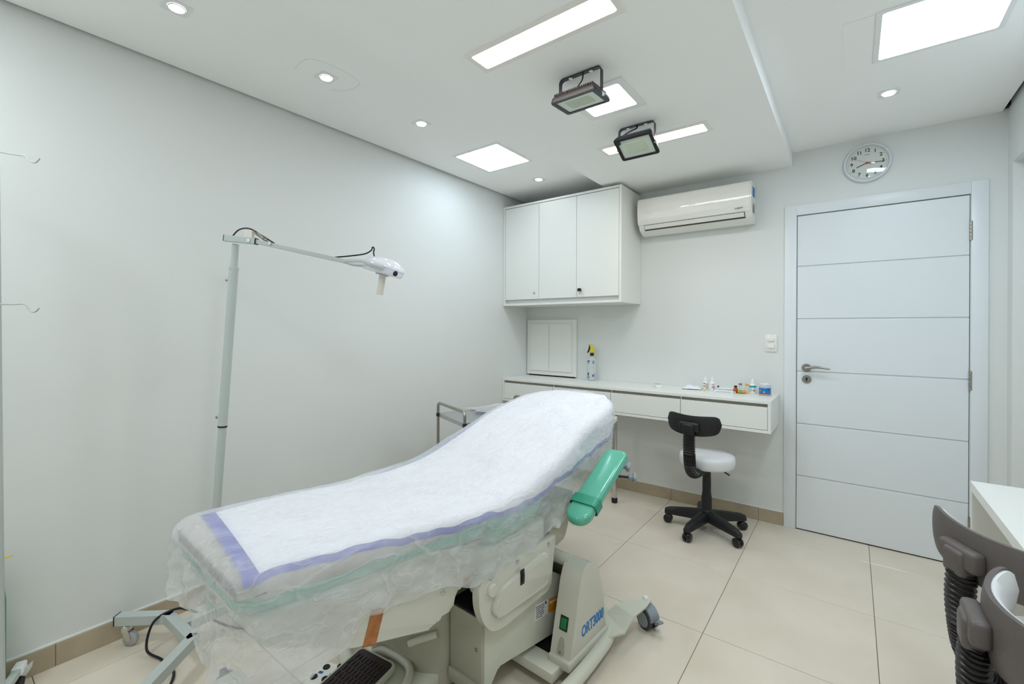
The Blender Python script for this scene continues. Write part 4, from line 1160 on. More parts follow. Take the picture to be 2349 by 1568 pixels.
# ------------------------------------------------------------------ thin drape over everything
def drape():
    ol = []
    for k in range(61):
        a = PI*k/60; ol.append((0.305*math.cos(a), 2.02+0.31*math.sin(a)))
    for k in range(1, 40):
        v = 2.02 - (2.02-0.50)*k/39.0; ol.append((-halfw(v), v))
    for k in range(1, 13):
        a = PI + PI/2*k/12; ol.append((-0.205+0.07*math.cos(a), 0.50+0.07*math.sin(a)))
    for k in range(1, 14): ol.append((-0.205+0.41*k/14, 0.43))
    for k in range(0, 13):
        a = -PI/2 + PI/2*k/12; ol.append((0.205+0.07*math.cos(a), 0.50+0.07*math.sin(a)))
    for k in range(1, 39):
        v = 0.50 + (2.02-0.50)*k/39.0; ol.append((halfw(v), v))
    # uniform resample
    P = [Vector(p) for p in ol]; n = len(P); cum = [0]
    for i in range(n): cum.append(cum[-1] + (P[(i+1) % n]-P[i]).length)
    N = 460; Q = []; j = 0
    for k in range(N):
        s = cum[-1]*k/N
        while cum[j+1] < s: j += 1
        t = (s-cum[j])/(cum[j+1]-cum[j]); Q.append(P[j].lerp(P[(j+1) % n], t))
    NR = []
    for k in range(N):
        d = Q[(k+3) % N]-Q[k-3]; NR.append(Vector((d.y, -d.x)).normalized())
    rr = 0.042
    hemN = [(0.43, 0.505), (0.52, 0.525), (0.60, 0.535), (0.685, 0.535), (0.735, 0.585), (0.80, 0.580), (1.0, 0.542), (1.2, 0.528), (1.42, 0.538), (1.6, 0.566), (1.75, 0.610), (1.9, 0.675), (2.07, 0.745), (2.3, 0.82)]
    hemFoot = [(-0.27, 0.655), (-0.1, 0.625), (0.05, 0.600), (0.15, 0.562), (0.27, 0.50)]
    bm = newbm(); rings = []
    FR = [0.0, 0.12, 0.22, 0.30, 0.38, 0.45, 0.52, 0.58, 0.64, 0.70, 0.75, 0.80, 0.85, 0.89, 0.93, 0.965, 1.0]
    def wr(u, v, z, amp):
        q = Vector((u*7.0, v*4.0, z*6))
        a = noise.noise(q) + 0.6*noise.noise(q*2.7+V(3, 1, 5)) + 0.4*noise.noise(Vector((u*34+v*10, v*13-u*4, z*18)))
        return amp*a
    for fi, f in enumerate(FR):
        ring = []
        for k in range(N):
            o = Q[k]; nn = NR[k]; sp = Vector((0.0, min(max(o.y, 0.66), 1.98))); ins = o - nn*rr
            p = sp.lerp(ins, f)
            z = T(p.y) - 0.008*(min(abs(p.x), 0.25)/0.3)**2 + wr(p.x, p.y, 0, 0.0042)
            ring.append(bm.verts.new(L3(p.x, p.y, z)))
        rings.append(ring)
    for ri in range(1, 6):
        a = PI/2*ri/5; ring = []
        for k in range(N):
            o = Q[k]; nn = NR[k]; ins = o - nn*rr; p = ins + nn*(rr*math.sin(a))
            z = T(ins.y) - 0.006 - rr*(1-math.cos(a))
            d = wr(p.x, p.y, z, 0.004); p = p + nn*(d*math.sin(a)+0.002)
            ring.append(bm.verts.new(L3(p.x, p.y, z + d*math.cos(a))))
        rings.append(ring)
    H = 22; L = cum[-1]
    for hi in range(1, H+1):
        s = hi/H; ring = []
        for k in range(N):
            o = Q[k]; nn = NR[k]; ins = o - nn*rr; z0 = T(ins.y) - 0.006 - rr
            wN = max(nn.x, 0)**2; wF = max(-nn.x, 0)**2; wE = nn.y**2
            he = lerp_tab(hemFoot, o.x) if nn.y < 0 else 0.86
            hem = wN*lerp_tab(hemN, o.y) + wF*(0.60 if o.y < 1.6 else 0.75) + wE*he
            hem += 0.008*math.sin(L*k/N*23) + 0.010*noise.noise(V(k*0.05, 2, 1))
            foot = max(0.0, min(1.0, (0.85-o.y)/0.4))
            z = z0 + (hem-z0)*s
            arc = L*k/N
            fold = (math.sin(arc*36 + 2.0*noise.noise(V(arc*4, s*1.2, 0))*2) + 0.7*math.sin(arc*61+1.3+noise.noise(V(arc*6, s, 4))*3))
            amp = (0.0050 + 0.008*foot)*s**0.9
            nf = nn.x if nn.x > 0 else 0
            out = 0.004 + (0.010+0.000*foot)*s - 0.014*nf*(1-foot)*s + amp*fold + wr(o.x*1.3+s*0.2, o.y*1.7+z*0.8, z*1.8, 0.0075+0.002*foot)
            if nn.y > 0.3: out -= 0.03*s*nn.y
            p = o + nn*out
            ring.append(bm.verts.new(L3(p.x, p.y, z)))
        rings.append(ring)
    for a, b in zip(rings, rings[1:]):
        for k in range(N): bm.faces.new((a[k], a[(k+1) % N], b[(k+1) % N], b[k]))
    o = obj('drape_sheet', bm, 'nonwoven_sheet', None, ang=180)
    o.location = bed_loc; o.rotation_euler = (0, 0, BT)
    tag(o, 'thin translucent white disposable sheet draped over the exam bed', 'sheet')
drape()

# ------------------------------------------------------------------ examination lamp on wheeled stand
def beam(bm, p, q, w_, h, bev=0.002):
    """square tube from p to q: w_ sideways, h vertical"""
    p = Vector(p); q = Vector(q); d = q-p; L = d.length; d.normalize()
    s = V(0, 0, 1).cross(d); s = V(1, 0, 0) if s.length < 1e-4 else s.normalized(); u = d.cross(s)
    M = Matrix(((d.x, s.x, u.x, p.x), (d.y, s.y, u.y, p.y), (d.z, s.z, u.z, p.z), (0, 0, 0, 1)))
    box(bm, 0, L, -w_/2, w_/2, -h/2, h/2, bev=bev, M=M)

def exam_lamp():
    P0 = V(-2.219, 0.767, 0.13); P1 = V(-2.135, 0.833, 1.705)
    r = empty('exam_lamp', (P0.x, P0.y, 0), 0, 'white examination lamp on a wheeled stand behind the exam bed', 'lamp')
    O = V(P0.x, P0.y, 0)
    R = V(0.798, 0.603, 0)
    q = lambda p: Vector(p) - O
    zt = 0.112
    c1 = V(-2.325, 0.651, zt); c2 = V(-2.078, 0.658, zt); tipA = V(-2.480, 0.516, zt); tipB = V(-1.86, 0.40, zt)
    b1 = V(-2.335, 0.93, zt); b2 = V(-2.085, 0.925, zt); tipC = V(-2.47, 1.05, zt); tipD = V(-1.96, 1.04, zt)
    for a, b in ((c1, tipA), (c2, tipB), (b1, tipC), (b2, tipD)):
        d = (b-a).normalized()
        bm = newbm(); beam(bm, q(a - d*0.018), q(b), 0.040, 0.040)
        lg = obj('base_leg', bm, 'lamp_white', r, smooth=False)
        bm = newbm(); beam(bm, q(b), q(b + d*0.004), 0.041, 0.041, bev=0.001)
        obj('end_cap', bm, 'black_plastic', lg, smooth=False)
        if (b-tipB).length < 0.001: pass
        k = b - d*0.035
        bm = newbm(); kz = q((k.x, k.y, 0))
        lathe(bm, [(0.020, 0.066), (0.022, 0.076), (0.022, 0.085), (0.016, 0.092)], kz, seg=20)
        ca = d.cross(V(0, 0, 1)); fw = d
        for s in (-1, 1):
            prism(bm, smooth_poly([(-0.014, 0.076), (0.014, 0.076), (0.028, 0.030), (0.018, 0.020), (0.006, 0.030)], 0.006), s*0.014-0.0012, s*0.014+0.0012, lambda a_, b_, h: tuple(kz + fw*(-a_) + ca*h + V(0, 0, b_)))
        cf = obj('caster_fork', bm, 'chrome', lg)
        bm = newbm(); lathe(bm, [(0.0, -0.012), (0.024, -0.012), (0.029, -0.008), (0.030, 0), (0.029, 0.008), (0.024, 0.012), (0.0, 0.012)], kz - fw*0.018 + V(0, 0, 0.030), ca, seg=32)
        obj('caster_wheel', bm, 'caster_clear', cf)
    for a, b in ((c1, c2), (b1, b2)):
        d = (b-a).normalized()
        bm = newbm(); beam(bm, q(a-d*0.012), q(b+d*0.012), 0.040, 0.040); obj('cross_bar', bm, 'lamp_white', r, smooth=False)
    bm = newbm(); beam(bm, q(V(-2.205, 0.672, zt)), q(V(-2.21, 0.91, zt)), 0.040, 0.040); obj('spine_bar', bm, 'lamp_white', r, smooth=False)
    # pole: lower tube and slightly wider upper tube
    ax = (P1-P0).normalized(); Lp = (P1-P0).length
    bm = newbm(); lathe(bm, [(0.0165, -0.02), (0.0165, 0.80)], q(P0), ax, seg=24); obj('lower_pole', bm, 'lamp_white', r)
    bm = newbm(); lathe(bm, [(0.0182, 0.795), (0.0182, Lp-0.105), (0.0195, Lp-0.104), (0.0195, Lp-0.094), (0.014, Lp-0.092), (0.014, Lp+0.006)], q(P0), ax, seg=24)
    up = obj('upper_pole', bm, 'lamp_white', r)
    bm = newbm(); lathe(bm, [(0.0187, 0.790), (0.0187, 0.797)], q(P0), ax, seg=24); obj('joint_ring', bm, 'black_plastic', up)
    for l in (0.832, Lp-0.15):
        bm = newbm(); c = q(P0 + ax*l) - R*0.020; lathe(bm, [(0.004, 0), (0.004, 0.006), (0.006, 0.007), (0.0045, 0.011), (0, 0.012)], c, -R, seg=12); obj('set_screw', bm, 'steel', up)
    # top block and arm
    A = V(-2.152, 0.800, 1.734); B = V(-2.040, 0.878, 1.719)
    d0 = (B-A).normalized()
    bm = newbm(); beam(bm, q(A), q(B), 0.026, 0.026); blk = obj('top_block', bm, 'lamp_white', r, smooth=False)
    bm = newbm(); beam(bm, q(A)-d0*0.002, q(A)+d0*0.001, 0.027, 0.027, bev=0.001); beam(bm, q(B)-d0*0.001, q(B)+d0*0.002, 0.027, 0.027, bev=0.001); obj('end_cap', bm, 'black_plastic', blk, smooth=False)
    bm = newbm(); lathe(bm, [(0.0, -0.016), (0.008, -0.016), (0.008, 0.016), (0.0, 0.016)], q(V(-2.062, 0.8625, 1.722)), V(0.603, -0.798, 0), seg=20); obj('pivot_bolt', bm, 'screw_zinc', blk)
    bm = newbm(); beam(bm, q(V(-2.078, 0.851, 1.748)), q(V(-2.052, 0.870, 1.748)), 0.022, 0.032); obj('spring_bracket', bm, 'lamp_beige', blk, smooth=False)
    S0 = V(-2.048, 0.872, 1.762); S1 = V(-1.990, 0.916, 1.709)
    bm = newbm(); ds = (S1-S0).normalized(); n1 = ds.cross(V(0, 0, 1)).normalized(); n2 = ds.cross(n1)
    pts = [q(S0 + ds*(0.010 + 0.056*t) + n1*(0.0055*math.cos(t*2*PI*14)) + n2*(0.0055*math.sin(t*2*PI*14))) for t in [k/196 for k in range(197)]]
    tube(bm, pts, 0.0016, seg=6); cyl(bm, q(S0-ds*0.004), q(S1+ds*0.006), 0.0022, seg=8)
    obj('spring', bm, 'steel', r)
    E = V(-1.731, 1.111, 1.634)
    bm = newbm(); beam(bm, q(B - d0*0.004), q(E), 0.018, 0.018); arm = obj('arm', bm, 'lamp_white', r, smooth=False)
    bm = newbm(); lathe(bm, [(0.0, -0.014), (0.0065, -0.014), (0.0065, 0.014), (0.0, 0.014)], q(S1 + V(0, 0, 0.0)), V(0.603, -0.798, 0), seg=16); obj('arm_bolt', bm, 'screw_zinc', arm)
    # head: tilted dome lamp
    c = V(-1.604, 1.207, 1.603); tilt = math.radians(15)
    nrm = (V(0, 0, 1)*math.cos(tilt) + R*math.sin(tilt)).normalized()
    bm = newbm(); lathe(bm, [(0.076, -0.022), (0.083, -0.018), (0.086, -0.004), (0.086, 0.004)], q(c), nrm, seg=56, capa=True, capb=True); hd = obj('head_rim', bm, 'lamp_gloss', r)
    bm = newbm(); lathe(bm, [(0.088, 0.0035), (0.0885, 0.008), (0.086, 0.016), (0.074, 0.030), (0.054, 0.041), (0.030, 0.047), (0.0, 0.049)], q(c), nrm, seg=56, capa=True); obj('dome', bm, 'lamp_gloss', hd)
    bm = newbm(); lathe(bm, [(0.028, -0.022), (0.027, -0.027), (0.022, -0.028)], q(c), nrm, seg=32); obj('handle_collar', bm, 'caster_clear', hd)
    hax = (-V(0, 0, 1)*0.985 - R*0.15).normalized()
    bm = newbm(); lathe(bm, [(0.0145, 0.02), (0.0145, 0.108), (0.0135, 0.111), (0, 0.111)], q(c), hax, seg=28); obj('handle', bm, 'lamp_beige', hd)
    # fork: two curved arms either side of the head
    Fv = V(-0.603, 0.798, 0); e1 = (R - nrm*R.dot(nrm)).normalized(); e2 = nrm.cross(e1)
    for s in (-1, 1):
        pts = catmull([q(E - R*0.004), q(E + e1*0.016 + e2*(s*0.052)), q(c - e1*0.072 + e2*(s*0.082) + nrm*0.004), q(c - e1*0.03 + e2*(s*0.096)), q(c + e1*0.028 + e2*(s*0.0935))], 8)
        bm = newbm(); tube(bm, pts, 0.0075, seg=8, ry=0.0035, up=tuple(nrm)); fk = obj('fork_arm', bm, 'lamp_white', r)
        bm = newbm(); lathe(bm, [(0.005, 0), (0.005, 0.008)], q(c + e1*0.022 + e2*(s*0.086)), e2*s, seg=12); obj('fork_pin', bm, 'black_plastic', fk)
    sw = (e1*0.80 - e2*0.6).normalized()
    bm = newbm(); lathe(bm, [(0.011, 0), (0.011, 0.004), (0.008, 0.005), (0, 0.005)], q(c + sw*0.083 - nrm*0.008), sw, seg=20); obj('switch', bm, 'black_gloss', hd)
    # cables
    bm = newbm(); tube(bm, catmull([q((-2.128, 0.818, 1.742)), q((-2.11, 0.833, 1.768)), q((-2.085, 0.850, 1.777)), q((-2.062, 0.868, 1.772)), q((-2.03, 0.893, 1.748)), q((-1.983, 0.927, 1.712))], 8), 0.003, seg=8)
    tube(bm, catmull([q((-1.771, 1.081, 1.653)), q((-1.72, 1.12, 1.659)), q((-1.67, 1.158, 1.668)), q((-1.648, 1.175, 1.683)), q((-1.643, 1.179, 1.697)), q((-1.637, 1.183, 1.690)), q((-1.640, 1.182, 1.674)), q((-1.636, 1.184, 1.655))], 8), 0.003, seg=8)
    obj('cable', bm, 'cable', r)
    bm = newbm(); lathe(bm, [(0.006, 0), (0.006, 0.014), (0.004, 0.016)], q((-1.632, 1.187, 1.643)), (0, 0, 1), seg=14); obj('cable_gland', bm, 'lamp_white', hd)
exam_lamp()
bm = newbm()
tube(bm, catmull([(-2.05, 1.02, 0.006), (-2.16, 0.86, 0.02), (-2.25, 0.71, 0.14), (-2.31, 0.66, 0.143), (-2.335, 0.60, 0.11), (-2.30, 0.57, 0.03), (-2.22, 0.60, 0.006), (-2.10, 0.605, 0.006), (-2.005, 0.545, 0.006), (-1.985, 0.46, 0.006), (-2.05, 0.36, 0.006), (-2.2, 0.25, 0.006)], 10), 0.0048, seg=8)
tag(obj('power_cable', bm, 'cable', None), 'black power cable looping over the lamp stand base', 'cable')

# ------------------------------------------------------------------ steel trolley behind the bed
def trolley():
    r = empty('steel_trolley', (-1.868, 2.262, 0), math.radians(-21), 'stainless steel trolley standing between the wall and the exam bed', 'trolley')
    hw, L0, L1, zt = 0.197, -0.295, 0.295, 0.797
    for y, nm in ((L0, 'handle_frame'), (L1, 'handle_frame')):
        pts = [V(-hw, y, 0.06), V(-hw, y, zt+0.04)] + [V(-hw+0.028*(1-math.cos(a)), y, zt+0.04+0.028*math.sin(a)) for a in [PI/2*k/6 for k in range(1, 7)]]
        pts += [V(-p.x, p.y, p.z) for p in reversed(pts)]
        bm = newbm(); tube(bm, pts, 0.0095, seg=14); fr = obj(nm, bm, 'steel', r)
        for s in (-1, 1):
            bm = newbm(); lathe(bm, [(0, -0.01), (0.026, -0.01), (0.028, 0), (0.026, 0.01), (0, 0.01)], (s*hw, y, 0.028), (1, 0, 0), seg=24); obj('caster', bm, 'black_rubber', fr)
            bm = newbm(); box(bm, s*hw-0.012, s*hw+0.012, y-0.010, y+0.010, zt-0.022, zt+0.002, bev=0.003); obj('corner_clamp', bm, 'black_plastic', fr)
    for z in (zt, 0.30):
        bm = newbm(); box(bm, -hw+0.012, hw-0.012, L0+0.004, L1-0.004, z-0.004, z)
        for a, b, c, d in ((-hw+0.012, hw-0.012, L0, L0+0.004), (-hw+0.012, hw-0.012, L1-0.004, L1), (-hw+0.008, -hw+0.012, L0, L1), (hw-0.012, hw-0.008, L0, L1)):
            box(bm, a, b, c, d, z-0.024, z+0.001)
        obj('shelf', bm, 'steel_sheet', r, smooth=False)
    return r
trolley()
bm = newbm(); random.seed(11)
G = []
nx, ny = 18, 14
for i in range(nx+1):
    row = []
    for j in range(ny+1):
        a = i/nx; b = j/ny
        x = -0.16 + 0.32*a; y = -0.16 + 0.40*b
        if j == 0: y += 0.03*math.sin(a*9) + (0.035 if 0.25 < a < 0.5 else 0)
        z = 0.003 + 0.012*max(0, noise.noise(V(x*9, y*9, 3))+0.3) + 0.006*abs(noise.noise(V(x*24, y*20, 1)))
        row.append(bm.verts.new((x, y, z)))
    G.append(row)
for i in range(nx):
    for j in range(ny): bm.faces.new((G[i][j], G[i+1][j], G[i+1][j+1], G[i][j+1]))
bmesh.ops.solidify(bm, geom=list(bm.faces), thickness=0.0015)
o = obj('paper_sheet', bm, 'paper', None); o.location = (-1.915, 2.36, 0.7992); o.rotation_euler = (0, 0, math.radians(-15))
tag(o, 'crumpled white paper wrap lying on the steel trolley', 'paper')

# ------------------------------------------------------------------ infusion stand at the left edge
def iv_stand():
    px, py = -2.332, 0.1765
    r = empty('infusion_stand', (px, py, 0), 0, 'white infusion stand with curved hooks at the left edge', 'stand')
    bm = newbm(); cyl(bm, (0, 0, 0.07), (-0.021, -0.016, 1.96), 0.0115, seg=20); obj('pole', bm, 'lamp_white', r)
    R = V(0.798, 0.603, 0)
    for z0, s in ((1.952, 1), (1.952, -1), (1.427, 1), (1.427, -1)):
        sl = -0.012 if z0 > 1.9 else 0.0
        k_ = -R*(0.026*(z0-0.07)/1.89)
        pts = catmull([k_+V(0, 0, z0), R*(s*0.045)+V(0, 0, z0+sl*0.9), R*(s*0.078)+V(0, 0, z0+sl*1.4), R*(s*0.096)+V(0, 0, z0-0.022+sl), R*(s*0.113)+V(0, 0, z0-0.026+sl), R*(s*0.128)+V(0, 0, z0-0.012+sl)], 8)
        bm = newbm(); tube(bm, pts, 0.0026, seg=10); obj('hook', bm, 'lamp_white', r)
    d1 = V(-0.165, 0.066, 0).normalized()
    for k in range(3):
        a = math.atan2(d1.y, d1.x) + (0, 1.75, 3.15)[k]; d = V(math.cos(a), math.sin(a), 0); l = 0.172 if k == 0 else 0.15
        bm = newbm(); beam(bm, V(0, 0, 0.082), d*l + V(0, 0, 0.075), 0.024, 0.024); lg = obj('leg', bm, 'lamp_white', r, smooth=False)
        bm = newbm(); s = d.cross(V(0, 0, 1)); lathe(bm, [(0, -0.010), (0.024, -0.010), (0.026, 0), (0.024, 0.010), (0, 0.010)], d*(l-0.025)+V(0, 0, 0.026), s, seg=24); cyl(bm, d*(l-0.025)+V(0, 0, 0.026), d*(l-0.025)+V(0, 0, 0.07), 0.006, seg=10)
        obj('caster', bm, 'black_rubber', lg)
        if k == 0:
            bm = newbm(); beam(bm, d*(l-0.05)+V(0, 0, 0.077), d*(l+0.004)+V(0, 0, 0.076), 0.031, 0.031, bev=0.005)
            n = V(-d.y, d.x, 0)
            prism(bm, [(0.0, 0.0), (0.035, 0.012), (0.03, -0.008), (0.008, -0.03), (-0.01, -0.02)], 0.0, 0.0015, lambda a_, b_, h: tuple(d*(l-0.03+a_*0.5) - n*(0.014+a_*0.6) + V(0, 0, 0.075+b_+h)))
            obj('tape_wrap', bm, 'cotton', lg)
    bm = newbm(); lathe(bm, [(0.022, 0.062), (0.022, 0.10), (0.015, 0.105)], seg=20); obj('hub', bm, 'lamp_white', r)
iv_stand()
bm = newbm(); r_ = empty('gas_cylinder', (-2.452, 0.128, 0), 0, 'green gas cylinder half hidden behind the infusion stand', 'gas cylinder')
lathe(bm, [(0.062, 0.0), (0.070, 0.006), (0.070, 0.36), (0.066, 0.40), (0.052, 0.43), (0.028, 0.445), (0.022, 0.46)], seg=36); obj('body', bm, 'green_cylinder', r_)
bm = newbm(); lathe(bm, [(0.016, 0.46), (0.016, 0.50), (0.01, 0.51)], seg=16); cyl(bm, (0, 0, 0.485), (-0.03, -0.02, 0.485), 0.006, seg=10); obj('valve', bm, 'steel', r_)
bm = newbm(); tube(bm, catmull([(0, 0, 0.50), (0.02, 0.01, 0.515), (0.055, 0.05, 0.530), (0.082, 0.078, 0.540)], 6), 0.0022, seg=8); obj('yellow_tube', bm, 'yellow_plastic', r_)

# ------------------------------------------------------------------ foot keypad on the floor
def keypad():
    r = empty('foot_keypad', (-1.552, 0.925, 0), math.radians(22), 'cream foot control box with round black buttons under the exam bed', 'foot control')
    bm = newbm(); prism(bm, smooth_poly([(-0.065, -0.10), (0.085, -0.10), (0.085, 0.07), (-0.065, 0.07)], 0.02, 5), 0.0, 0.046, lambda a, b, h: (a, b, h), bev=0.008, seg=3); obj('case', bm, 'fixture_warm', r)
    M0 = Matrix.Rotation(-math.radians(22), 4, 'Z')
    for x, y in ((-1.607, 0.952), (-1.567, 0.987), (-1.600, 0.897), (-1.556, 0.917), (-1.527, 1.0)):
        p = M0 @ V(x+1.552, y-0.925, 0)
        bm = newbm(); lathe(bm, [(0.0135, 0.046), (0.0125, 0.0495), (0.0085, 0.0497), (0.008, 0.0485), (0, 0.0485)], (p.x, p.y, 0), seg=28); obj('button', bm, 'black_rubber', r)
    for x, y, w_, m in ((-1.600, 0.925, 0.018, 'blue_ink'), (-1.55, 0.945, 0.032, 'blue_ink'), (-1.547, 1.0, 0.022, 'white_label')):
        p = M0 @ V(x+1.552, y-0.925, 0)
        bm = newbm(); box(bm, p.x-w_/2, p.x+w_/2, p.y-0.006, p.y+0.006, 0.046, 0.0466); t = obj('tag', bm, m, r, smooth=False)
        if m == 'blue_ink':
            bm = newbm()
            for k in range(3): box(bm, p.x-w_*0.35+k*w_*0.25, p.x-w_*0.2+k*w_*0.25, p.y-0.0035, p.y+0.0035, 0.0466, 0.0469)
            obj('print', bm, 'navy_ink', t, smooth=False)
keypad()

# ------------------------------------------------------------------ things on the counter
ZT = 0.903
def revolve(name, prof, m, parent, seg=28, **k):
    bm = newbm(); lathe(bm, prof, seg=seg, **k); return obj(name, bm, m, parent)
# spray bottle
r = empty('spray_bottle', (-1.805, 3.545, ZT), math.radians(10), 'clear spray bottle with a yellow trigger head on the counter', 'spray bottle')
b = revolve('bottle', [(0.034, 0), (0.039, 0.004), (0.040, 0.02), (0.040, 0.155), (0.037, 0.178), (0.024, 0.200), (0.0145, 0.208), (0.0145, 0.215)], 'bottle_clear', r)
revolve('liquid', [(0.036, 0.004), (0.038, 0.02), (0.038, 0.105)], 'bottle_clear', b)
revolve('collar', [(0.0165, 0.213), (0.0165, 0.240)], 'black_gloss', r); revolve('collar_ring', [(0.0168, 0.213), (0.0168, 0.221)], 'navy_ink', r)
bm = newbm(); prism(bm, smooth_poly([(-0.013, 0.240), (0.016, 0.240), (0.019, 0.268), (0.008, 0.295), (-0.004, 0.312), (-0.016, 0.314), (-0.022, 0.305), (-0.012, 0.292), (-0.010, 0.27)], 0.006), -0.011, 0.011, lambda a, b_, h: (a, h, b_), bev=0.003); obj('trigger_head', bm, 'yellow_plastic', r)
bm = newbm(); prism(bm, smooth_poly([(-0.028, 0.312), (-0.018, 0.309), (-0.013, 0.29), (-0.020, 0.262), (-0.034, 0.238), (-0.043, 0.239), (-0.032, 0.268), (-0.026, 0.292)], 0.004), -0.006, 0.006, lambda a, b_, h: (a, h, b_), bev=0.002); obj('trigger', bm, 'black_gloss', r)
def wrap_patch(bm, R, a0, a1, z0, z1, n=8):
    lo = []; hi = []
    for k in range(n+1):
        a = a0 + (a1-a0)*k/n; lo.append(bm.verts.new((R*math.cos(a), R*math.sin(a), z0))); hi.append(bm.verts.new((R*math.cos(a), R*math.sin(a), z1)))
    for k in range(n): bm.faces.new((lo[k], lo[k+1], hi[k+1], hi[k]))
bm = newbm(); A = -PI/2 - 0.55
for z0, z1, w0, w1 in ((0.166, 0.174, -0.62, 0.45), (0.157, 0.163, -0.45, 0.2), (0.147, 0.150, -0.5, 0.3)): wrap_patch(bm, 0.0405 if z0 < 0.16 else 0.0402, A+w0, A+w1, z0, z1)
for k in range(5): wrap_patch(bm, 0.0405, A+0.95, A+1.35, 0.148+k*0.0055, 0.151+k*0.0055)
obj('label_print', bm, 'navy_ink', b)
bm = newbm()
for k in range(6):
    t = k/6; wrap_patch(bm, 0.0407, A-0.30*(0.45+0.55*t)-0.05, A+0.30*(0.45+0.55*t)-0.05, 0.043+0.004*k, 0.047+0.004*k, 4)
for z0, z1, w0, w1 in ((0.034, 0.037, -0.4, 0.35), (0.027, 0.031, -0.4, 0.3), (0.022, 0.024, -0.45, 0.25)): wrap_patch(bm, 0.0407, A+w0, A+w1, z0, z1)
wrap_patch(bm, 0.0407, A+0.95, A+1.2, 0.036, 0.055, 4); wrap_patch(bm, 0.0407, A+1.32, A+1.4, 0.028, 0.065, 2)
obj('logo_print', bm, 'navy_ink', b)
# remote control
r = empty('remote_control', (-1.195, 3.46, ZT), math.radians(28), 'small white remote control lying on the counter', 'remote control')
bm = newbm(); prism(bm, smooth_poly([(-0.026, -0.055), (0.026, -0.055), (0.026, 0.055), (-0.026, 0.055)], 0.012, 5), 0, 0.020, lambda a, b_, h: (a, b_, h), bev=0.005, seg=3); b = obj('case', bm, 'plastic_white', r)
bm = newbm(); box(bm, -0.019, 0.019, 0.012, 0.044, 0.0198, 0.0206); obj('screen', bm, 'grey_ink', r, smooth=False)
# plastic bags of supplies
bm = newbm(); G = []
for i in range(17):
    row = []
    for j in range(13):
        a = i/16*2-1; b_ = j/12*2-1; e = max(0, (1-a**4)*(1-b_**4))
        z = 0.004 + e*(0.020 + 0.014*noise.noise(V(a*2.6, b_*2.6, 7))) + 0.005*e*noise.noise(V(a*9, b_*9, 2))
        row.append(bm.verts.new((a*0.068+0.006*noise.noise(V(b_*3, a, 1)), b_*0.045, max(z, 0.002))))
    G.append(row)
for i in range(16):
    for j in range(12): bm.faces.new((G[i][j], G[i+1][j], G[i+1][j+1], G[i][j+1]))
vs = [bm.verts.new((v.co.x, v.co.y, 0.0)) for v in [G[0][0], G[16][0], G[16][12], G[0][12]]]; bm.faces.new(vs)
r = empty('supply_bag', (-0.955, 3.515, ZT), math.radians(8), 'crinkled clear plastic bag of supplies on the counter', 'bag')
obj('film', bm, 'film', r)
bm = newbm(); box(bm, -0.035, 0.055, -0.049, -0.042, 0.0005, 0.005, M=Matrix.Rotation(0.1, 4, 'Z')); obj('blue_edge', bm, 'navy_ink', r, smooth=False)
# two white medicine bottles
def med(x, y, rz, label, h, R, kind):
    r = empty('medicine_bottle', (x, y, ZT), rz, label, 'bottle', 'white medicine bottles on the counter')
    b = revolve('body', [(R*0.9, 0), (R, 0.003), (R, h*0.62), (R*0.92, h*0.70), (R*0.5, h*0.76), (R*0.5, h*0.79)], 'bottle_white', r)
    revolve('cap', [(R*0.56, h*0.78), (R*0.56, h*0.93), (R*0.36, h*0.95), (R*0.30, h*1.02), (R*0.14, h*1.12), (0, h*1.12)], 'bottle_white', r)
    A = -PI/2
    if kind == 'flag':
        bm = newbm(); wrap_patch(bm, R*1.02, A-0.9, A-0.2, h*0.50, h*0.58); wrap_patch(bm, R*1.02, A-0.9, A-0.2, h*0.28, h*0.36); obj('red_print', bm, 'red_ink', b)
        bm = newbm(); wrap_patch(bm, R*1.015, A-0.1, A+1.0, h*0.1, h*0.55); obj('paper_label', bm, 'cream_plastic', b)
    elif kind == 'ten':
        bm = newbm(); wrap_patch(bm, R*1.02, A-0.4, A+0.9, h*0.54, h*0.57); wrap_patch(bm, R*1.02, A+0.4, A+0.9, h*0.10, h*0.15); obj('red_print', bm, 'red_ink', b)
        text_obj('10', 0.022, 'red_ink', b, frame_m((0.002, -R*1.03, h*0.32), (1, 0, 0), (0, 0, 1)), bold=0.0006)
        bm = newbm(); wrap_patch(bm, R*1.02, A-0.2, A+0.6, h*0.46, h*0.49); wrap_patch(bm, R*1.02, A-1.0, A-0.85, h*0.1, h*0.2); wrap_patch(bm, R*1.02, A-1.0, A-0.85, h*0.5, h*0.58); obj('grey_print', bm, 'grey_ink', b)
    else:
        bm = newbm(); wrap_patch(bm, R*1.02, 0, 2*PI, h*0.47, h*0.60, 32); obj('teal_band', bm, 'teal_ink', b)
        bm = newbm(); wrap_patch(bm, R*1.02, A-0.1, A+0.7, h*0.22, h*0.27); wrap_patch(bm, R*1.02, A+0.1, A+0.5, h*0.34, h*0.37); obj('dark_print', bm, 'black_ink', b)
        bm = newbm(); wrap_patch(bm, R*1.015, A-1.1, A-0.3, h*0.15, h*0.44); obj('grey_label', bm, 'cream_plastic', b)
med(-0.868, 3.54, math.radians(20), 'white medicine bottle with two red marks, next to the plastic bag', 0.086, 0.0195, 'flag')
med(-0.806, 3.475, math.radians(20), 'white medicine bottle with a red number ten on its label', 0.094, 0.0195, 'ten')
med(-0.553, 3.53, math.radians(15), 'white medicine bottle with a teal band beside the blue jar', 0.094, 0.0215, 'teal')
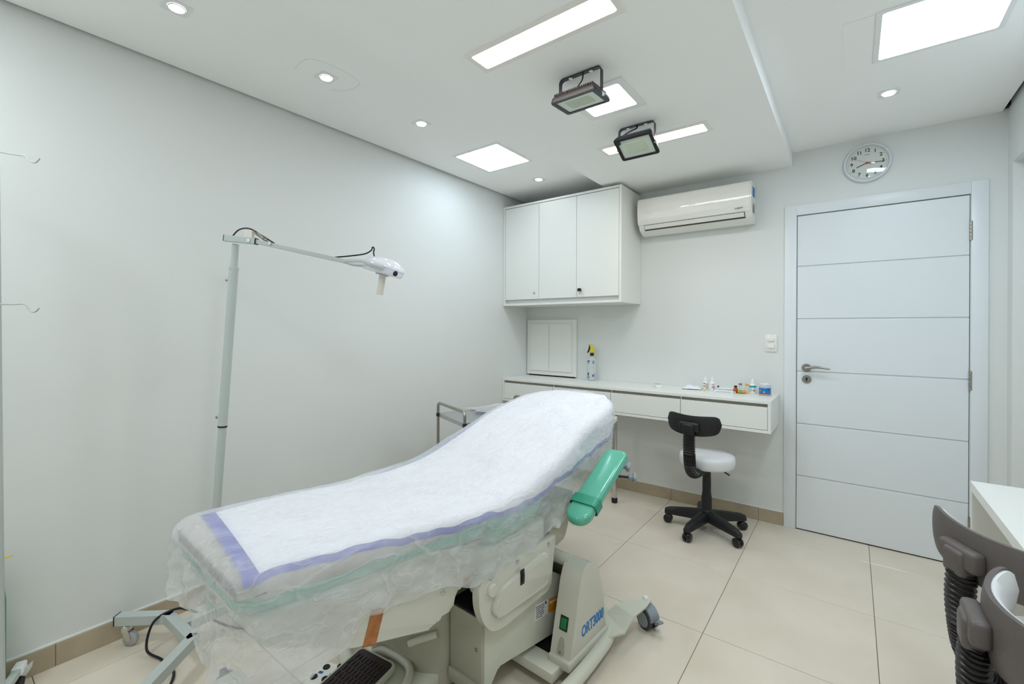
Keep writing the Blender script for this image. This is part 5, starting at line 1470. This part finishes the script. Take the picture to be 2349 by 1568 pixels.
# loose yellow caps
for x, y, rot, lab in ((-0.892, 3.50, 0.4, 'tiny yellow plastic cap lying nearest the plastic bag'), (-0.858, 3.47, 1.2, 'tiny yellow plastic cap lying in front of the medicine bottles')):
    bm = newbm(); M = Matrix.Translation((x, y, ZT+0.0045)) @ Matrix.Rotation(rot, 4, 'Z')
    d = M.to_3x3() @ V(1, 0, 0); lathe(bm, [(0.0045, -0.01), (0.0045, 0.002), (0.003, 0.003), (0.0028, 0.013), (0, 0.013)], V(0, 0, 0.0045), d, seg=12)
    o = obj('plastic_cap', bm, 'yellow_plastic', None, loc=(x, y, ZT)); tag(o, lab, 'cap', 'loose yellow caps on the counter')
# blister / syringe packs
def pack(x, y, rz, label, l, w_, h, extra):
    r = empty('syringe_pack', (x, y, ZT), rz, label, 'package', 'flat syringe packs on the counter')
    bm = newbm(); box(bm, -l/2, l/2, -w_/2, w_/2, 0, h, bev=0.003); obj('tray', bm, 'film', r)
    bm = newbm()
    for k in range(9): box(bm, -l*0.38+k*l*0.085, -l*0.33+k*l*0.085, -w_/2-0.0006, -w_/2+0.0004, h*0.35, h*0.62)
    obj('printed_line', bm, 'grey_ink', r, smooth=False)
    if extra:
        bm = newbm(); box(bm, -l*0.45, -l*0.36, -w_*0.2, w_*0.2, h*0.99, h+0.012, bev=0.002); obj('dark_stopper', bm, 'black_gloss', r)
pack(-0.725, 3.455, math.radians(10), 'flat clear syringe pack lying in front on the counter', 0.125, 0.035, 0.016, False)
pack(-0.722, 3.515, math.radians(8), 'clear syringe pack with a dark stopper behind the front pack', 0.125, 0.035, 0.028, True)
# amber vials lying down, two standing vials
def lying(x, y, rz, label, R, l, glass, cap, lab):
    r = empty('amber_vial', (x, y, ZT), rz, label, 'vial', 'amber medicine vials on the counter')
    bm = newbm(); lathe(bm, [(R*0.9, 0), (R, 0.002), (R, l*0.7), (R*0.6, l*0.8), (R*0.6, l*0.84)], (-l/2, 0, R), (1, 0, 0), seg=24); b = obj('glass', bm, glass, r)
    bm = newbm(); lathe(bm, [(R*0.75, l*0.83), (R*0.75, l), (R*0.6, l*1.01)], (-l/2, 0, R), (1, 0, 0), seg=24); obj('cap', bm, cap, r)
    bm = newbm(); lathe(bm, [(R*1.02, l*0.1), (R*1.02, l*0.5)], (-l/2, 0, R), (1, 0, 0), seg=24, capa=False, capb=False); obj('label', bm, lab, b)
lying(-0.607, 3.475, math.radians(12), 'amber vial with a green label lying beside the teal banded bottle', 0.0125, 0.062, 'amber_light', 'cap_orange', 'label_green')
r = empty('amber_vial', (-0.652, 3.478, ZT), 0, 'short dark amber vial with black cap standing by the syringe packs', 'vial', 'amber medicine vials on the counter')
b = revolve('glass', [(0.013, 0), (0.0145, 0.002), (0.0145, 0.032), (0.009, 0.040), (0.009, 0.043)], 'amber_glass', r)
revolve('cap', [(0.0105, 0.042), (0.0105, 0.052), (0.009, 0.053)], 'black_gloss', r)
bm = newbm(); wrap_patch(bm, 0.0148, -2.4, -1.4, 0.003, 0.012); obj('label', bm, 'white_label', b)
for x, cap, lab in ((-0.632, 'grey_ink', 'clear standing vial with a grey cap behind the amber vials'), (-0.590, 'cap_orange', 'clear standing vial with an orange cap behind the amber vials')):
    r = empty('clear_vial', (x, 3.535, ZT), 0, lab, 'vial', 'clear capped vials on the counter')
    revolve('glass', [(0.012, 0), (0.013, 0.002), (0.013, 0.040), (0.009, 0.048), (0.009, 0.054)], 'bottle_clear', r); revolve('cap', [(0.0115, 0.053), (0.0115, 0.064), (0.010, 0.065)], cap, r)
# cotton swab jar
r = empty('swab_jar', (-0.472, 3.495, ZT), math.radians(10), 'round blue patterned jar of cotton swabs at the counter end', 'jar')
j = revolve('jar', [(0.034, 0.0), (0.036, 0.003), (0.036, 0.052), (0.0355, 0.0525)], 'jar_blue', r)
revolve('base_band', [(0.0364, 0.002), (0.0366, 0.009)], 'cap_orange', j, capa=False, capb=False)
revolve('clear_rim', [(0.0362, 0.050), (0.0362, 0.074), (0.035, 0.074), (0.035, 0.05)], 'bottle_clear', j, capa=False, capb=False)
random.seed(5); bm1 = newbm(); bm2 = newbm(); bm3 = newbm()
for k in range(9): 
    a = k*0.7+0.2; z = 0.014+0.03*((k*37) % 10)/10; (wrap_patch)((bm1, bm2, bm3)[k % 3], 0.0365, a, a+0.22, z, z+0.008, 3)
obj('yellow_print', bm1, 'yellow_plastic', j); obj('dark_print', bm2, 'navy_ink', j); obj('orange_print', bm3, 'cap_orange', j)
for k in range(24):
    a = k*2.4; rr = 0.0045*math.sqrt(k)*1.3; x, y = rr*math.cos(a), rr*math.sin(a); h = 0.064 + 0.008*random.random()
    bm = newbm(); lathe(bm, [(0.0013, 0.0), (0.0013, -0.012), ], (x, y, h), seg=6); lathe(bm, [(0.0012, 0), (0.0035, 0.004), (0.0035, 0.010), (0.0015, 0.014), (0, 0.0145)], (x, y, h-0.004), seg=8)
    obj('swab_tip', bm, 'cotton', r)
